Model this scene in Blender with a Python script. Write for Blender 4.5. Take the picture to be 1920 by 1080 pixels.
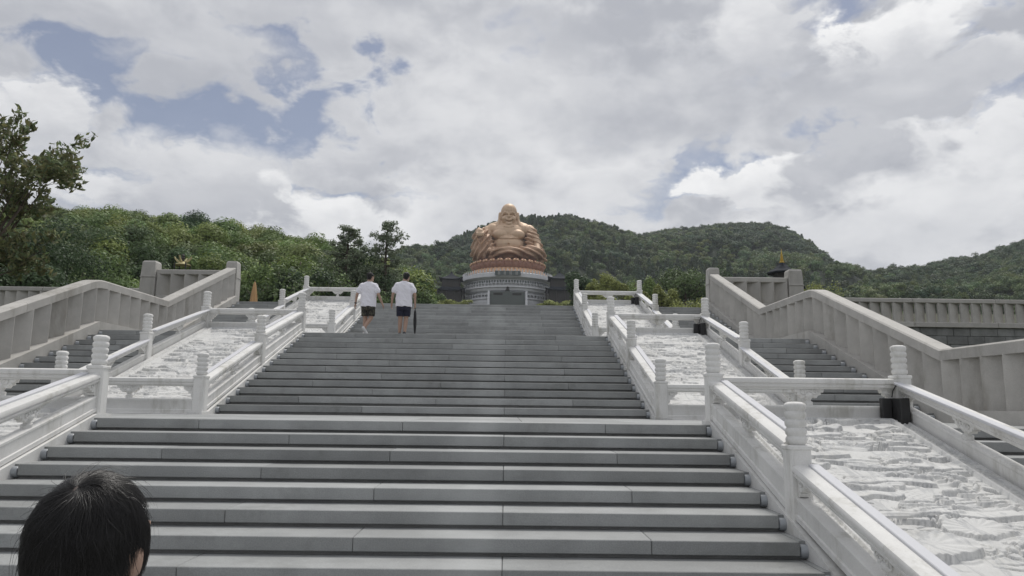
import bpy, bmesh, math, random
import numpy as np
from mathutils import Vector, Matrix

for o in list(bpy.data.objects):
    bpy.data.objects.remove(o)
SC = bpy.context.scene
COL = SC.collection
random.seed(7)
RNG = np.random.default_rng(7)

# ---------------------------------------------------------------- camera
CAM = np.array([1.2656, -9.3903, 0.2210])
PITCH, YAW, ROLL = 0.15608, 0.00807, 0.0121
FPX = 1390.0
_cp, _sp = math.cos(PITCH), math.sin(PITCH)
C_F = np.array([math.sin(YAW) * _cp, math.cos(YAW) * _cp, _sp])
_r0 = np.array([math.cos(YAW), -math.sin(YAW), 0.0])
_u0 = np.cross(_r0, C_F)
C_R = math.cos(ROLL) * _r0 + math.sin(ROLL) * _u0
C_U = -math.sin(ROLL) * _r0 + math.cos(ROLL) * _u0
cam_data = bpy.data.cameras.new("camera")
cam_data.sensor_width = 36.0
cam_data.lens = FPX / 1920.0 * 36.0
cam_data.clip_start = 0.05
cam_data.clip_end = 20000.0
cam = bpy.data.objects.new("camera", cam_data)
COL.objects.link(cam)
_m = Matrix.Identity(4)
for _i in range(3):
    _m[_i][0], _m[_i][1], _m[_i][2], _m[_i][3] = C_R[_i], C_U[_i], -C_F[_i], CAM[_i]
cam.matrix_world = _m
SC.camera = cam


def at(px, py, Y):
    """world point on the plane y = Y seen at photograph pixel (px, py): used to survey positions"""
    d = C_F + C_R * (px - 960) / FPX - C_U * (py - 540) / FPX
    return CAM + d * (Y - CAM[1]) / d[1]


def azel(px, py):
    d = C_F + C_R * (px - 960) / FPX - C_U * (py - 540) / FPX
    d = d / np.linalg.norm(d)
    return math.degrees(math.atan2(d[0], d[1])), math.degrees(math.asin(d[2]))


# ---------------------------------------------------------------- light
SUN_EL, SUN_AZ = 62.0, 20.0          # degrees; azimuth measured from +Y towards +X
sun_data = bpy.data.lights.new("sun", 'SUN')
sun_data.energy = 2.4
sun_data.angle = math.radians(16)
sun_data.color = (1.0, 0.965, 0.91)
sun = bpy.data.objects.new("sun", sun_data)
COL.objects.link(sun)
_e, _a = math.radians(SUN_EL), math.radians(SUN_AZ)
_sd = Vector((math.sin(_a) * math.cos(_e), math.cos(_a) * math.cos(_e), math.sin(_e)))
sun.rotation_euler = (-_sd).to_track_quat('-Z', 'Y').to_euler()
sun.location = (0, 0, 60)

SC.view_settings.view_transform = 'Standard'
SC.view_settings.look = 'None'
SC.view_settings.exposure = 0.0
SC.view_settings.gamma = 1.0
SC.view_settings.use_curve_mapping = False

# ---------------------------------------------------------------- node helper
class NT:
    def __init__(s, tree):
        s.t = tree
        s.L = tree.links

    def n(s, kind, **kw):
        nd = s.t.nodes.new(kind)
        for k, v in kw.items():
            setattr(nd, k, v)
        return nd

    def put(s, sock, v):
        if v is None:
            return
        if isinstance(v, bpy.types.NodeSocket):
            s.L.new(v, sock)
        else:
            sock.default_value = v

    def math(s, op, a, b=None, c=None, clamp=False):
        nd = s.n('ShaderNodeMath', operation=op)
        nd.use_clamp = clamp
        for i, v in enumerate((a, b, c)):
            s.put(nd.inputs[i], v)
        return nd.outputs[0]

    def vmath(s, op, a, b=None, c=None, out=0):
        nd = s.n('ShaderNodeVectorMath', operation=op)
        for i, v in enumerate((a, b, c)):
            if v is not None:
                s.put(nd.inputs[i], v)
        return nd.outputs[out]

    def remap(s, v, a, b, c, d, interp='SMOOTHSTEP'):
        nd = s.n('ShaderNodeMapRange', interpolation_type=interp)
        s.put(nd.inputs['Value'], v)
        for k, x in zip(('From Min', 'From Max', 'To Min', 'To Max'), (a, b, c, d)):
            s.put(nd.inputs[k], x)
        return nd.outputs[0]

    def noise(s, vec, scale, detail=4, rough=0.55, dist=0.0, col=False, lac=2.0):
        nd = s.n('ShaderNodeTexNoise')
        if vec is not None:
            s.L.new(vec, nd.inputs['Vector'])
        nd.inputs['Scale'].default_value = scale
        nd.inputs['Detail'].default_value = detail
        nd.inputs['Roughness'].default_value = rough
        nd.inputs['Lacunarity'].default_value = lac
        nd.inputs['Distortion'].default_value = dist
        return nd.outputs['Color' if col else 'Fac']

    def mix(s, fac, a, b, blend='MIX'):
        nd = s.n('ShaderNodeMix', data_type='RGBA', blend_type=blend)
        s.put(nd.inputs[0], fac)
        s.put(nd.inputs[6], a)
        s.put(nd.inputs[7], b)
        return nd.outputs[2]


def rgb(r, g, b):
    return (r, g, b, 1.0)


# ---------------------------------------------------------------- sky
world = bpy.data.worlds.new("World")
SC.world = world
world.use_nodes = True
wt = NT(world.node_tree)
world.node_tree.nodes.clear()


def build_sky():
    out = wt.n('ShaderNodeOutputWorld')
    sky = wt.n('ShaderNodeTexSky', sky_type='NISHITA')
    sky.sun_disc = False
    sky.sun_elevation = math.radians(SUN_EL)
    sky.sun_rotation = math.radians(SUN_AZ)
    sky.altitude = 300
    sky.air_density = 1.0
    sky.dust_density = 1.4
    sky.ozone_density = 1.5
    tc = wt.n('ShaderNodeTexCoord').outputs['Generated']
    sep = wt.n('ShaderNodeSeparateXYZ')
    wt.L.new(tc, sep.inputs[0])
    k = 180.0 / math.pi
    az = wt.math('MULTIPLY', wt.math('ARCTAN2', sep.outputs[0], sep.outputs[1]), k)
    el = wt.math('MULTIPLY', wt.math('ARCSINE', sep.outputs[2]), k)
    cmb = wt.n('ShaderNodeCombineXYZ')
    wt.L.new(az, cmb.inputs[0])
    wt.L.new(el, cmb.inputs[1])
    P0 = cmb.outputs[0]
    stretch = wt.vmath('MULTIPLY', tc, (1.0, 1.0, 1.7))
    w1 = wt.vmath('SUBTRACT', wt.noise(stretch, 6.0, 3, 0.5, col=True), (0.5, 0.5, 0.5))
    w2 = wt.vmath('SUBTRACT', wt.noise(stretch, 22.0, 4, 0.6, col=True), (0.5, 0.5, 0.5))
    P = wt.vmath('MULTIPLY_ADD', w1, (5.0, 3.5, 0.0), P0)
    P = wt.vmath('MULTIPLY_ADD', w2, (2.6, 2.0, 0.0), P)
    P = wt.vmath('MULTIPLY', P, (1.0, 1.0, 0.0))
    # puffy detail shared by every cloud
    puff = wt.noise(stretch, 13.0, 7, 0.56, 0.25)
    broad = wt.noise(stretch, 4.2, 5, 0.55, 0.3)
    lowd = wt.vmath('ADD', stretch, (-0.008, 0.0, -0.030))
    puff_lo = wt.noise(lowd, 13.0, 7, 0.56, 0.25)
    lit = wt.math('SUBTRACT', puff_lo, puff)                 # >0 where the cloud thins upward: lit tops
    detail = wt.math('ADD', wt.math('MULTIPLY', lit, 0.95), wt.math('MULTIPLY', wt.math('SUBTRACT', broad, 0.5), 0.75))
    # overcast veil everywhere
    veil = wt.remap(wt.math('ADD', wt.math('MULTIPLY', broad, 1.1), wt.math('MULTIPLY', detail, 0.8)), 0.32, 0.82, 0.0, 1.0)
    val = wt.math('MULTIPLY_ADD', veil, 0.27, 0.47)
    cover = wt.remap(wt.math('ADD', wt.math('MULTIPLY', broad, 0.6), wt.math('MULTIPLY', puff, 0.4)), 0.30, 0.42, 0.35, 1.0)
    pc = wt.math('SUBTRACT', puff, 0.5)
    pn1 = wt.math('MULTIPLY', pc, 2.3)
    pn0 = wt.math('MULTIPLY', pc, 1.2)
    dbase = wt.math('MULTIPLY_ADD', detail, 2.2, 0.52)
    # (px, py, rx, ry, kind, bright, dark, softness)
    layers = [
        (185, 150, 108, 46, 'h', .9), (325, 205, 160, 50, 'h', .95), (455, 240, 100, 40, 'h', .95), (508, 112, 36, 66, 'h', .95),
        (520, 275, 70, 20, 'h', .9), (545, 216, 40, 13, 'h', .8), (70, 85, 60, 26, 'h', .5), (705, 93, 26, 13, 'h', .7), (740, 145, 30, 24, 'h', .1),
        (1350, 322, 105, 44, 'h', 1), (1285, 350, 26, 22, 'h', .7), (1545, 298, 28, 16, 'h', .8), (1545, 12, 70, 24, 'h', .9),
        (1815, 60, 46, 36, 'h', .55), (1893, 140, 50, 60, 'h', .5), (1838, 272, 14, 34, 'h', .6), (205, 322, 60, 14, 'h', .5), (650, 366, 110, 8, 'h', .6),
        # clouds
        (55, 205, 85, 62, 'c', .82, .58, .22), (30, 320, 130, 70, 'c', .70, .56, .45), (200, 60, 270, 55, 'c0', .58, .49, .6), (400, 95, 110, 50, 'c', .62, .54, .5),
        (390, 305, 200, 42, 'c', .74, .64, .55), (205, 350, 110, 26, 'c', .86, .74, .35), (520, 352, 34, 22, 'c', .88, .68, .25),
        (400, 392, 165, 50, 'c', .60, .50, .25), (650, 425, 120, 55, 'c', .92, .74, .18), (800, 450, 70, 100, 'c', .86, .78, .5),
        (890, 430, 80, 90, 'c', .72, .60, .45), (640, 230, 170, 90, 'c0', .70, .60, .6), (600, 30, 220, 60, 'c0', .66, .58, .6), (950, 180, 170, 150, 'c0', .76, .68, .7),
        (1120, 330, 130, 70, 'c', .80, .68, .5), (1430, 70, 90, 75, 'c', .78, .60, .35), (1250, 205, 175, 80, 'c', .64, .47, .45),
        (1420, 350, 110, 44, 'c', .94, .74, .15), (1470, 316, 52, 30, 'c', .93, .80, .15),
        (1620, 210, 150, 60, 'c0', .68, .58, .5), (1690, 58, 110, 50, 'c', .94, .76, .18), (1845, 115, 64, 46, 'c', .88, .64, .18), (1730, 155, 130, 62, 'c', .66, .54, .3),
        (1695, 280, 75, 42, 'c', .88, .72, .22), (1590, 335, 115, 72, 'c', .58, .45, .2), (1890, 300, 75, 85, 'c', .84, .70, .22),
        (1790, 395, 190, 70, 'c', .84, .70, .4), (1530, 445, 200, 45, 'c', .80, .68, .5),
    ]
    hole = None
    for L in layers:
        px, py, rx, ry, kind, bright = L[:6]
        a, e = azel(px, py)
        rx /= 22.5
        ry /= 23.5
        q = wt.vmath('MULTIPLY_ADD', P, (1 / rx, 1 / ry, 0.0), (-a / rx, -e / ry, 0.0))
        dist = wt.vmath('LENGTH', q, out=1)
        if kind == 'h':
            if bright < 1:
                dist = wt.math('ADD', dist, (1 - bright) * 0.8)
            hole = dist if hole is None else wt.math('SMOOTH_MIN', hole, dist, 0.25)
            continue
        if hole is not None:
            hm = wt.remap(wt.math('MULTIPLY_ADD', pc, 8.5, hole), 0.30, 1.60, 0.08, 1.0)
            cover = wt.math('MULTIPLY', cover, hm)
            hole = None
        dark, soft = L[6], L[7]
        d2 = wt.math('ADD', dist, pn1 if kind == 'c' else pn0)
        k = 1.0 / (1.7 * soft)
        m = wt.math('MULTIPLY_ADD', d2, -k, (1.0 + 0.7 * soft) * k, clamp=True)
        if kind == 'c0':
            m = wt.math('MULTIPLY', m, 0.75)
        sh = wt.math('ADD', wt.vmath('DOT_PRODUCT', q, (-0.10, 0.48, 0.0), out=1), dbase, clamp=True)
        v = wt.math('MULTIPLY_ADD', sh, bright - dark, dark)
        val = wt.math('MULTIPLY_ADD', m, wt.math('SUBTRACT', v, val), val)
        if kind == 'c':
            cover = wt.math('MAXIMUM', cover, m)
    # thick cloud is a touch cooler than lit cloud
    vc = wt.n('ShaderNodeCombineXYZ')
    for i, (g, o_) in enumerate(((1.05, -0.042), (1.02, -0.014), (0.93, 0.072))):
        wt.L.new(wt.math('MULTIPLY_ADD', val, g, o_), vc.inputs[i])
    col = vc.outputs[0]
    # flatten to plain haze below the horizon line
    bg_sky = wt.n('ShaderNodeBackground')
    wt.L.new(wt.mix(0.42, sky.outputs[0], rgb(2.35, 2.3, 2.95)), bg_sky.inputs[0])
    bg_sky.inputs[1].default_value = 0.095
    bg_cl = wt.n('ShaderNodeBackground')
    wt.L.new(col, bg_cl.inputs[0])
    bg_cl.inputs[1].default_value = 1.0
    ms = wt.n('ShaderNodeMixShader')
    wt.L.new(cover, ms.inputs[0])
    wt.L.new(bg_sky.outputs[0], ms.inputs[1])
    wt.L.new(bg_cl.outputs[0], ms.inputs[2])
    wt.L.new(ms.outputs[0], out.inputs[0])


build_sky()
world.cycles.sampling_method = 'NONE'      # a near-even sky is sampled well enough by the surfaces themselves

# ---------------------------------------------------------------- materials
MATS = {}


def new_mat(name):
    m = bpy.data.materials.new(name)
    m.use_nodes = True
    m.node_tree.nodes.clear()
    t = NT(m.node_tree)
    out = t.n('ShaderNodeOutputMaterial')
    p = t.n('ShaderNodeBsdfPrincipled')
    t.L.new(p.outputs[0], out.inputs[0])
    MATS[name] = m
    return m, t, p, out


def stone_mat(name, base, var=0.25, rough=0.75, scale=6.0, speck=0.15, bump=0.15, stain=(0.5, 0.5, 0.48), stain_amt=0.25,
              objvar=0.12, stain_scale=1.2, streak=0.0, veins=None, fine=140.0, bump_scale=60.0, worn=0.0):
    """weathered stone: broad tone, speckle, stains, per-piece variation and fine relief"""
    m, t, p, out = new_mat(name)
    geo = t.n('ShaderNodeNewGeometry')
    pos = geo.outputs['Position']
    oi = t.n('ShaderNodeObjectInfo')
    a = t.noise(pos, scale, 5, 0.6)
    f = t.noise(pos, fine, 2, 0.7)
    lo = tuple(c * (1 - var) for c in base) + (1,)
    hi = tuple(min(1, c * (1 + var)) for c in base) + (1,)
    c = t.mix(t.remap(a, 0.3, 0.7, 0, 1), lo, hi)
    c = t.mix(speck, c, t.mix(t.remap(f, 0.35, 0.65, 0, 1), rgb(0.25, 0.25, 0.25), rgb(1.0, 1.0, 1.0)), 'OVERLAY')
    if stain_amt:
        sv = pos
        if streak:
            sv = t.vmath('MULTIPLY', pos, (1.0, 1.0, 1.0 / (1 + streak)))
        s = t.noise(sv, stain_scale, 6, 0.65, 0.4)
        s2 = t.noise(sv, stain_scale * 7, 4, 0.6)
        sm = t.remap(t.math('ADD', t.math('MULTIPLY', s, 0.7), t.math('MULTIPLY', s2, 0.3)), 0.50, 0.68, 0.0, stain_amt)
        c = t.mix(sm, c, tuple(b * k for b, k in zip(base, stain)) + (1,))
    if veins:
        vn = t.noise(t.vmath('MULTIPLY', pos, (1.0, 0.35, 1.0)), veins[0], 6, 0.6, 1.2)
        vm = t.remap(t.math('ABSOLUTE', t.math('SUBTRACT', vn, 0.5)), 0.0, 0.045, veins[1], 0.0)
        c = t.mix(vm, c, veins[2])
    if worn:
        sp = t.n('ShaderNodeSeparateXYZ'); t.L.new(pos, sp.inputs[0])
        dx = t.math('ABSOLUTE', t.math('SUBTRACT', sp.outputs[0], 0.95))
        wn = t.noise(t.vmath('MULTIPLY', pos, (1.0, 0.4, 0.4)), 2.3, 5, 0.6)
        wm = t.remap(t.math('ADD', dx, t.math('MULTIPLY', wn, 1.3)), 0.55, 1.15, worn, 0.0)
        c = t.mix(wm, c, tuple(min(1, b * 1.75) for b in base) + (1,))
        w3 = t.noise(t.vmath('MULTIPLY', pos, (0.35, 1.0, 1.0)), 5.0, 5, 0.65)
        c = t.mix(t.remap(w3, 0.52, 0.72, 0.0, 0.28), c, tuple(b * 0.66 for b in base) + (1,))
    if objvar:
        hv = t.n('ShaderNodeHueSaturation')
        t.L.new(c, hv.inputs['Color'])
        t.L.new(t.math('MULTIPLY_ADD', oi.outputs['Random'], objvar * 2, 1 - objvar), hv.inputs['Value'])
        c = hv.outputs[0]
    t.L.new(c, p.inputs['Base Color'])
    rr = t.remap(a, 0.2, 0.8, rough - 0.1, min(1, rough + 0.1))
    t.L.new(rr, p.inputs['Roughness'])
    if bump:
        b = t.n('ShaderNodeBump')
        b.inputs['Strength'].default_value = bump
        b.inputs['Distance'].default_value = 0.004
        t.L.new(t.math('ADD', t.noise(pos, bump_scale, 4, 0.6), t.math('MULTIPLY', f, 0.4)), b.inputs['Height'])
        t.L.new(b.outputs[0], p.inputs['Normal'])
    return m


def plain_mat(name, base, rough=0.6, metal=0.0, var=0.1, scale=8.0, objvar=0.0, coord='Position', bump=0.0, spec=0.5):
    m, t, p, out = new_mat(name)
    pos = t.n('ShaderNodeNewGeometry').outputs['Position'] if coord == 'Position' else t.n('ShaderNodeTexCoord').outputs[coord]
    a = t.noise(pos, scale, 4, 0.6)
    c = t.mix(a, tuple(x * (1 - var) for x in base) + (1,), tuple(min(1, x * (1 + var)) for x in base) + (1,))
    if objvar:
        oi = t.n('ShaderNodeObjectInfo')
        hv = t.n('ShaderNodeHueSaturation')
        t.L.new(c, hv.inputs['Color'])
        t.L.new(t.math('MULTIPLY_ADD', oi.outputs['Random'], objvar * 2, 1 - objvar), hv.inputs['Value'])
        c = hv.outputs[0]
    t.L.new(c, p.inputs['Base Color'])
    p.inputs['Roughness'].default_value = rough
    p.inputs['Metallic'].default_value = metal
    p.inputs['Specular IOR Level'].default_value = spec
    if bump:
        b = t.n('ShaderNodeBump')
        b.inputs['Strength'].default_value = bump
        b.inputs['Distance'].default_value = 0.01
        t.L.new(t.noise(pos, scale * 4, 4, 0.6), b.inputs['Height'])
        t.L.new(b.outputs[0], p.inputs['Normal'])
    return m


def leaf_mat(name, trans=0.3, var=0.7, inst_tint=False):
    """foliage: colour of the plant comes from its own colour attribute, each leaf varies a little"""
    m, t, p, out = new_mat(name)
    at_ = t.n('ShaderNodeAttribute', attribute_name='tint')
    if inst_tint:
        at_.attribute_type = 'INSTANCER'
    geo = t.n('ShaderNodeNewGeometry')
    hv = t.n('ShaderNodeHueSaturation')
    t.L.new(at_.outputs['Color'], hv.inputs['Color'])
    t.L.new(t.math('MULTIPLY_ADD', geo.outputs['Random Per Island'], var, 1 - var / 2), hv.inputs['Value'])
    t.L.new(hv.outputs[0], p.inputs['Base Color'])
    p.inputs['Roughness'].default_value = 0.55
    p.inputs['Specular IOR Level'].default_value = 0.25
    tr = t.n('ShaderNodeBsdfTranslucent')
    t.L.new(hv.outputs[0], tr.inputs[0])
    ms = t.n('ShaderNodeMixShader')
    ms.inputs[0].default_value = trans
    t.L.new(p.outputs[0], ms.inputs[1])
    t.L.new(tr.outputs[0], ms.inputs[2])
    t.L.new(ms.outputs[0], out.inputs[0])
    return m


stone_mat('step_granite', (0.288, 0.296, 0.294), var=0.12, rough=0.7, scale=1.6, speck=0.12, stain=(0.66, 0.66, 0.64), stain_amt=0.6,
          objvar=0.16, stain_scale=0.9, fine=90, worn=0.30, bump=0.35)
stone_mat('core_granite', (0.23, 0.23, 0.225), var=0.14, rough=0.8, scale=3, stain_amt=0.3, objvar=0)
stone_mat('grey_stone', (0.43, 0.417, 0.392), var=0.08, rough=0.8, scale=2.5, speck=0.25, stain=(0.60, 0.58, 0.54), stain_amt=0.75, objvar=0.09,
          stain_scale=0.8, streak=2.0, fine=220)
stone_mat('white_marble', (0.71, 0.705, 0.685), var=0.06, rough=0.82, scale=2.2, speck=0.08, stain=(0.60, 0.59, 0.54), stain_amt=0.8, objvar=0.05,
          stain_scale=1.5, streak=2.5, fine=60, bump_scale=40)
stone_mat('relief_marble', (0.60, 0.60, 0.588), var=0.06, rough=0.8, scale=1.8, speck=0.05, stain=(0.66, 0.65, 0.60), stain_amt=0.45, objvar=0,
          stain_scale=2.2, veins=(1.9, 0.5, rgb(0.36, 0.37, 0.38)), fine=50, bump=0.3, bump_scale=35)
stone_mat('block_stone', (0.20, 0.205, 0.20), var=0.2, rough=0.85, scale=2.0, stain_amt=0.4, objvar=0.2, bump=0.5, bump_scale=12)
stone_mat('pave_stone', (0.33, 0.33, 0.32), var=0.12, rough=0.75, scale=1.0, stain_amt=0.3, objvar=0.08)
stone_mat('far_stone', (0.60, 0.605, 0.62), var=0.06, rough=0.8, scale=0.3, stain_amt=0.2, objvar=0.03, stain_scale=0.15, fine=4, bump=0)
plain_mat('channel_metal', (0.60, 0.605, 0.63), rough=0.75, metal=0.0, var=0.04)
plain_mat('lamp_shell', (0.33, 0.35, 0.37), rough=0.45, metal=0.2, var=0.1)
plain_mat('dark_lens', (0.015, 0.016, 0.018), rough=0.2)
plain_mat('box_black', (0.022, 0.022, 0.023), rough=0.55, var=0.2)
plain_mat('gilt_skin', (0.66, 0.475, 0.325), rough=0.55, metal=0.2, var=0.10, scale=0.35)
plain_mat('gilt_robe', (0.52, 0.345, 0.232), rough=0.55, metal=0.2, var=0.16, scale=0.5)
plain_mat('lotus_copper', (0.37, 0.195, 0.14), rough=0.55, metal=0.2, var=0.14, scale=0.5)
plain_mat('lotus_gold', (0.66, 0.42, 0.26), rough=0.5, metal=0.3, var=0.1, scale=0.5)
plain_mat('roof_tile', (0.030, 0.034, 0.042), rough=0.9, spec=0.2, var=0.2, scale=1.5)
plain_mat('dark_wood', (0.040, 0.036, 0.033), rough=0.7, var=0.2)
plain_mat('gate_green', (0.12, 0.135, 0.125), rough=0.6, var=0.12)
plain_mat('plaque_slate', (0.10, 0.12, 0.12), rough=0.6)
plain_mat('plaque_letter', (0.45, 0.45, 0.42), rough=0.6)
plain_mat('gold_leaf', (0.62, 0.42, 0.08), rough=0.5, metal=0.4)
plain_mat('pale_gilt', (0.50, 0.44, 0.24), rough=0.6, metal=0.2)
plain_mat('bark', (0.10, 0.08, 0.062), rough=0.9, var=0.35, scale=5.0, bump=0.6)
plain_mat('umbrella_orange', (0.47, 0.29, 0.14), rough=0.75)
plain_mat('soil', (0.055, 0.060, 0.030), rough=1.0, var=0.4, scale=0.05)
plain_mat('forest_floor', (0.022, 0.032, 0.016), rough=1.0, var=0.4, scale=0.03)  # hill surface; shade in the gaps between crowns is put into this dark green
plain_mat('pale_roof', (0.55, 0.60, 0.70), rough=0.5)
plain_mat('plaster', (0.62, 0.61, 0.58), rough=0.8)
leaf_mat('leaf', 0.30, 0.6)
leaf_mat('leaf_far', 0.25, 0.35, True)


# ---------------------------------------------------------------- mesh builder
class MB:
    def __init__(s):
        s.v, s.f = [], []

    def add(s, vs, fs):
        o = len(s.v)
        s.v.extend([tuple(map(float, p)) for p in vs])
        s.f.extend([tuple(i + o for i in f) for f in fs])
        return s

    def box(s, x0, x1, y0, y1, z0, z1):
        vs = [(x, y, z) for z in (z0, z1) for y in (y0, y1) for x in (x0, x1)]
        return s.add(vs, [(0, 2, 3, 1), (4, 5, 7, 6), (0, 1, 5, 4), (2, 6, 7, 3), (0, 4, 6, 2), (1, 3, 7, 5)])

    def cbox(s, x0, x1, y0, y1, z0, z1, c=0.01):
        X, Y, Z = (x0, x1), (y0, y1), (z0, z1)
        vs, idx = [], {}
        for i in (0, 1):
            for j in (0, 1):
                for k in (0, 1):
                    for a in range(3):
                        p = [X[i], Y[j], Z[k]]
                        sg = [(1, -1)[i], (1, -1)[j], (1, -1)[k]]
                        for b in range(3):
                            if b != a:
                                p[b] += sg[b] * c
                        idx[(i, j, k, a)] = len(vs)
                        vs.append(p)
        fs = []
        # faces: axis a, side s -> the four verts with axis a
        for a in range(3):
            for sd in (0, 1):
                b, d = [q for q in range(3) if q != a]
                loop = []
                for (u, w) in ((0, 0), (1, 0), (1, 1), (0, 1)):
                    t = [0, 0, 0]
                    t[a], t[b], t[d] = sd, u, w
                    loop.append(idx[(t[0], t[1], t[2], a)])
                fs.append(loop)
        for a in range(3):                      # edges along axis a
            b, d = [q for q in range(3) if q != a]
            for u in (0, 1):
                for w in (0, 1):
                    t0, t1 = [0, 0, 0], [0, 0, 0]
                    t0[a], t1[a] = 0, 1
                    t0[b] = t1[b] = u
                    t0[d] = t1[d] = w
                    fs.append([idx[(*t0, b)], idx[(*t1, b)], idx[(*t1, d)], idx[(*t0, d)]])
        for i in (0, 1):
            for j in (0, 1):
                for k in (0, 1):
                    fs.append([idx[(i, j, k, 0)], idx[(i, j, k, 1)], idx[(i, j, k, 2)]])
        return s.add(vs, fs)

    def prism(s, poly, a0, a1, axis):
        """polygon in the two axes other than `axis`, extruded along it"""
        n = len(poly)
        vs = []
        for a in (a0, a1):
            for (u, w) in poly:
                p = [u, w]
                p.insert(axis, a)
                vs.append(p)
        fs = [tuple(range(n - 1, -1, -1)), tuple(range(n, 2 * n))]
        for i in range(n):
            j = (i + 1) % n
            fs.append((i, j, n + j, n + i))
        return s.add(vs, fs)

    def lathe(s, prof, c=(0, 0, 0), seg=16, axis=2, wob=None):
        vs, fs = [], []
        for q, (r, h) in enumerate(prof):
            for i in range(seg):
                a = 2 * math.pi * i / seg
                rr = r if wob is None else r * (1 + wob(a, q))
                p = [rr * math.cos(a), rr * math.sin(a)]
                p.insert(axis, h)
                vs.append([p[k] + c[k] for k in range(3)])
        n = len(prof)
        for q in range(n - 1):
            for i in range(seg):
                j = (i + 1) % seg
                fs.append((q * seg + i, q * seg + j, (q + 1) * seg + j, (q + 1) * seg + i))
        fs.append(tuple(range(seg - 1, -1, -1)))
        fs.append(tuple((n - 1) * seg + i for i in range(seg)))
        return s.add(vs, fs)

    def tube(s, pts, rad, seg=8):
        pts = [Vector(p) for p in pts]
        vs, fs = [], []
        n = len(pts)
        up = Vector((0.13, 0.21, 0.97))
        for i, p in enumerate(pts):
            d = (pts[min(i + 1, n - 1)] - pts[max(i - 1, 0)]).normalized()
            a = d.cross(up)
            if a.length < 1e-4:
                a = d.cross(Vector((1, 0, 0)))
            a.normalize()
            b = d.cross(a)
            r = rad[i] if hasattr(rad, '__len__') else rad
            for k in range(seg):
                t = 2 * math.pi * k / seg
                vs.append(p + a * (r * math.cos(t)) + b * (r * math.sin(t)))
        for i in range(n - 1):
            for k in range(seg):
                j = (k + 1) % seg
                fs.append((i * seg + k, i * seg + j, (i + 1) * seg + j, (i + 1) * seg + k))
        fs.append(tuple(range(seg - 1, -1, -1)))
        fs.append(tuple((n - 1) * seg + k for k in range(seg)))
        return s.add(vs, fs)

    def ell(s, c, r, seg=16, rings=10, rot=None):
        vs, fs = [], []
        M = rot if rot is not None else Matrix.Identity(3)
        c = Vector(c)
        vs.append(c + M @ Vector((0, 0, r[2])))
        for i in range(1, rings):
            th = math.pi * i / rings
            for k in range(seg):
                a = 2 * math.pi * k / seg
                vs.append(c + M @ Vector((r[0] * math.sin(th) * math.cos(a), r[1] * math.sin(th) * math.sin(a), r[2] * math.cos(th))))
        vs.append(c + M @ Vector((0, 0, -r[2])))
        for k in range(seg):
            fs.append((0, 1 + k, 1 + (k + 1) % seg))
        for i in range(rings - 2):
            for k in range(seg):
                j = (k + 1) % seg
                a = 1 + i * seg
                fs.append((a + k, a + seg + k, a + seg + j, a + j))
        b = 1 + (rings - 2) * seg
        for k in range(seg):
            fs.append((b + k, len(vs) - 1, b + (k + 1) % seg))
        return s.add(vs, fs)

    def cap(s, p0, p1, r0, r1, seg=12):
        """tapered capsule"""
        p0, p1 = Vector(p0), Vector(p1)
        d = (p1 - p0)
        L = d.length
        if L < 1e-6:
            return s.ell(p0, (r0, r0, r0), seg)
        d.normalize()
        pts, rr = [], []
        for t in (-1, -.92, -.7, -.38, 0):
            pts.append(p0 + d * (t * r0)); rr.append(max(1e-4, r0 * math.sqrt(max(0, 1 - t * t))) if t > -1 else r0 * .05)
        for t in (0.33, 0.66):
            pts.append(p0 + d * (L * t)); rr.append(r0 + (r1 - r0) * t)
        for t in (0, .38, .7, .92, 1):
            pts.append(p1 + d * (t * r1)); rr.append(r1 * math.sqrt(max(0, 1 - t * t)) if t < 1 else r1 * .05)
        return s.tube(pts, rr, seg)

    def loft(s, rings, seg=20):
        """rings: (cx, cy, cz, rx, ry), horizontal ellipses"""
        vs, fs = [], []
        for (cx, cy, cz, rx, ry) in rings:
            for k in range(seg):
                a = 2 * math.pi * k / seg
                vs.append((cx + rx * math.cos(a), cy + ry * math.sin(a), cz))
        n = len(rings)
        for i in range(n - 1):
            for k in range(seg):
                j = (k + 1) % seg
                fs.append((i * seg + k, i * seg + j, (i + 1) * seg + j, (i + 1) * seg + k))
        fs.append(tuple(range(seg - 1, -1, -1)))
        fs.append(tuple((n - 1) * seg + k for k in range(seg)))
        return s.add(vs, fs)

    def map(s, fn):
        s.v = [tuple(fn(*p)) for p in s.v]
        return s

    def mesh(s, name, mat=None, smooth=False, off=(0, 0, 0), fixn=True):
        me = bpy.data.meshes.new(name)
        v = [(p[0] - off[0], p[1] - off[1], p[2] - off[2]) for p in s.v]
        me.from_pydata(v, [], s.f)
        if fixn:
            bm = bmesh.new()
            bm.from_mesh(me)
            bmesh.ops.recalc_face_normals(bm, faces=bm.faces)
            bm.to_mesh(me)
            bm.free()
        if smooth:
            me.polygons.foreach_set('use_smooth', [True] * len(me.polygons))
            if smooth != 'full':
                try:
                    me.set_sharp_from_angle(angle=math.radians(40 if smooth is True else smooth))
                except Exception:
                    pass
        if mat:
            me.materials.append(MATS[mat])
        me.update()
        return me


def link(name, data, parent=None, loc=(0, 0, 0)):
    o = bpy.data.objects.new(name, data)
    COL.objects.link(o)
    o.location = loc
    if parent is not None:
        o.parent = parent
    return o


ORIG = {}


def tag(o, label=None, cat=None, group=None, kind=None):
    if label: o['label'] = label
    if cat: o['category'] = cat
    if group: o['group'] = group
    if kind: o['kind'] = kind
    return o


def thing(name, loc, label, cat, group=None, rz=0.0):
    o = link(name, None, None, loc)
    o.empty_display_size = 0.2
    o.rotation_euler = (0, 0, rz)
    ORIG[o.name] = tuple(loc)
    return tag(o, label, cat, group)


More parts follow.
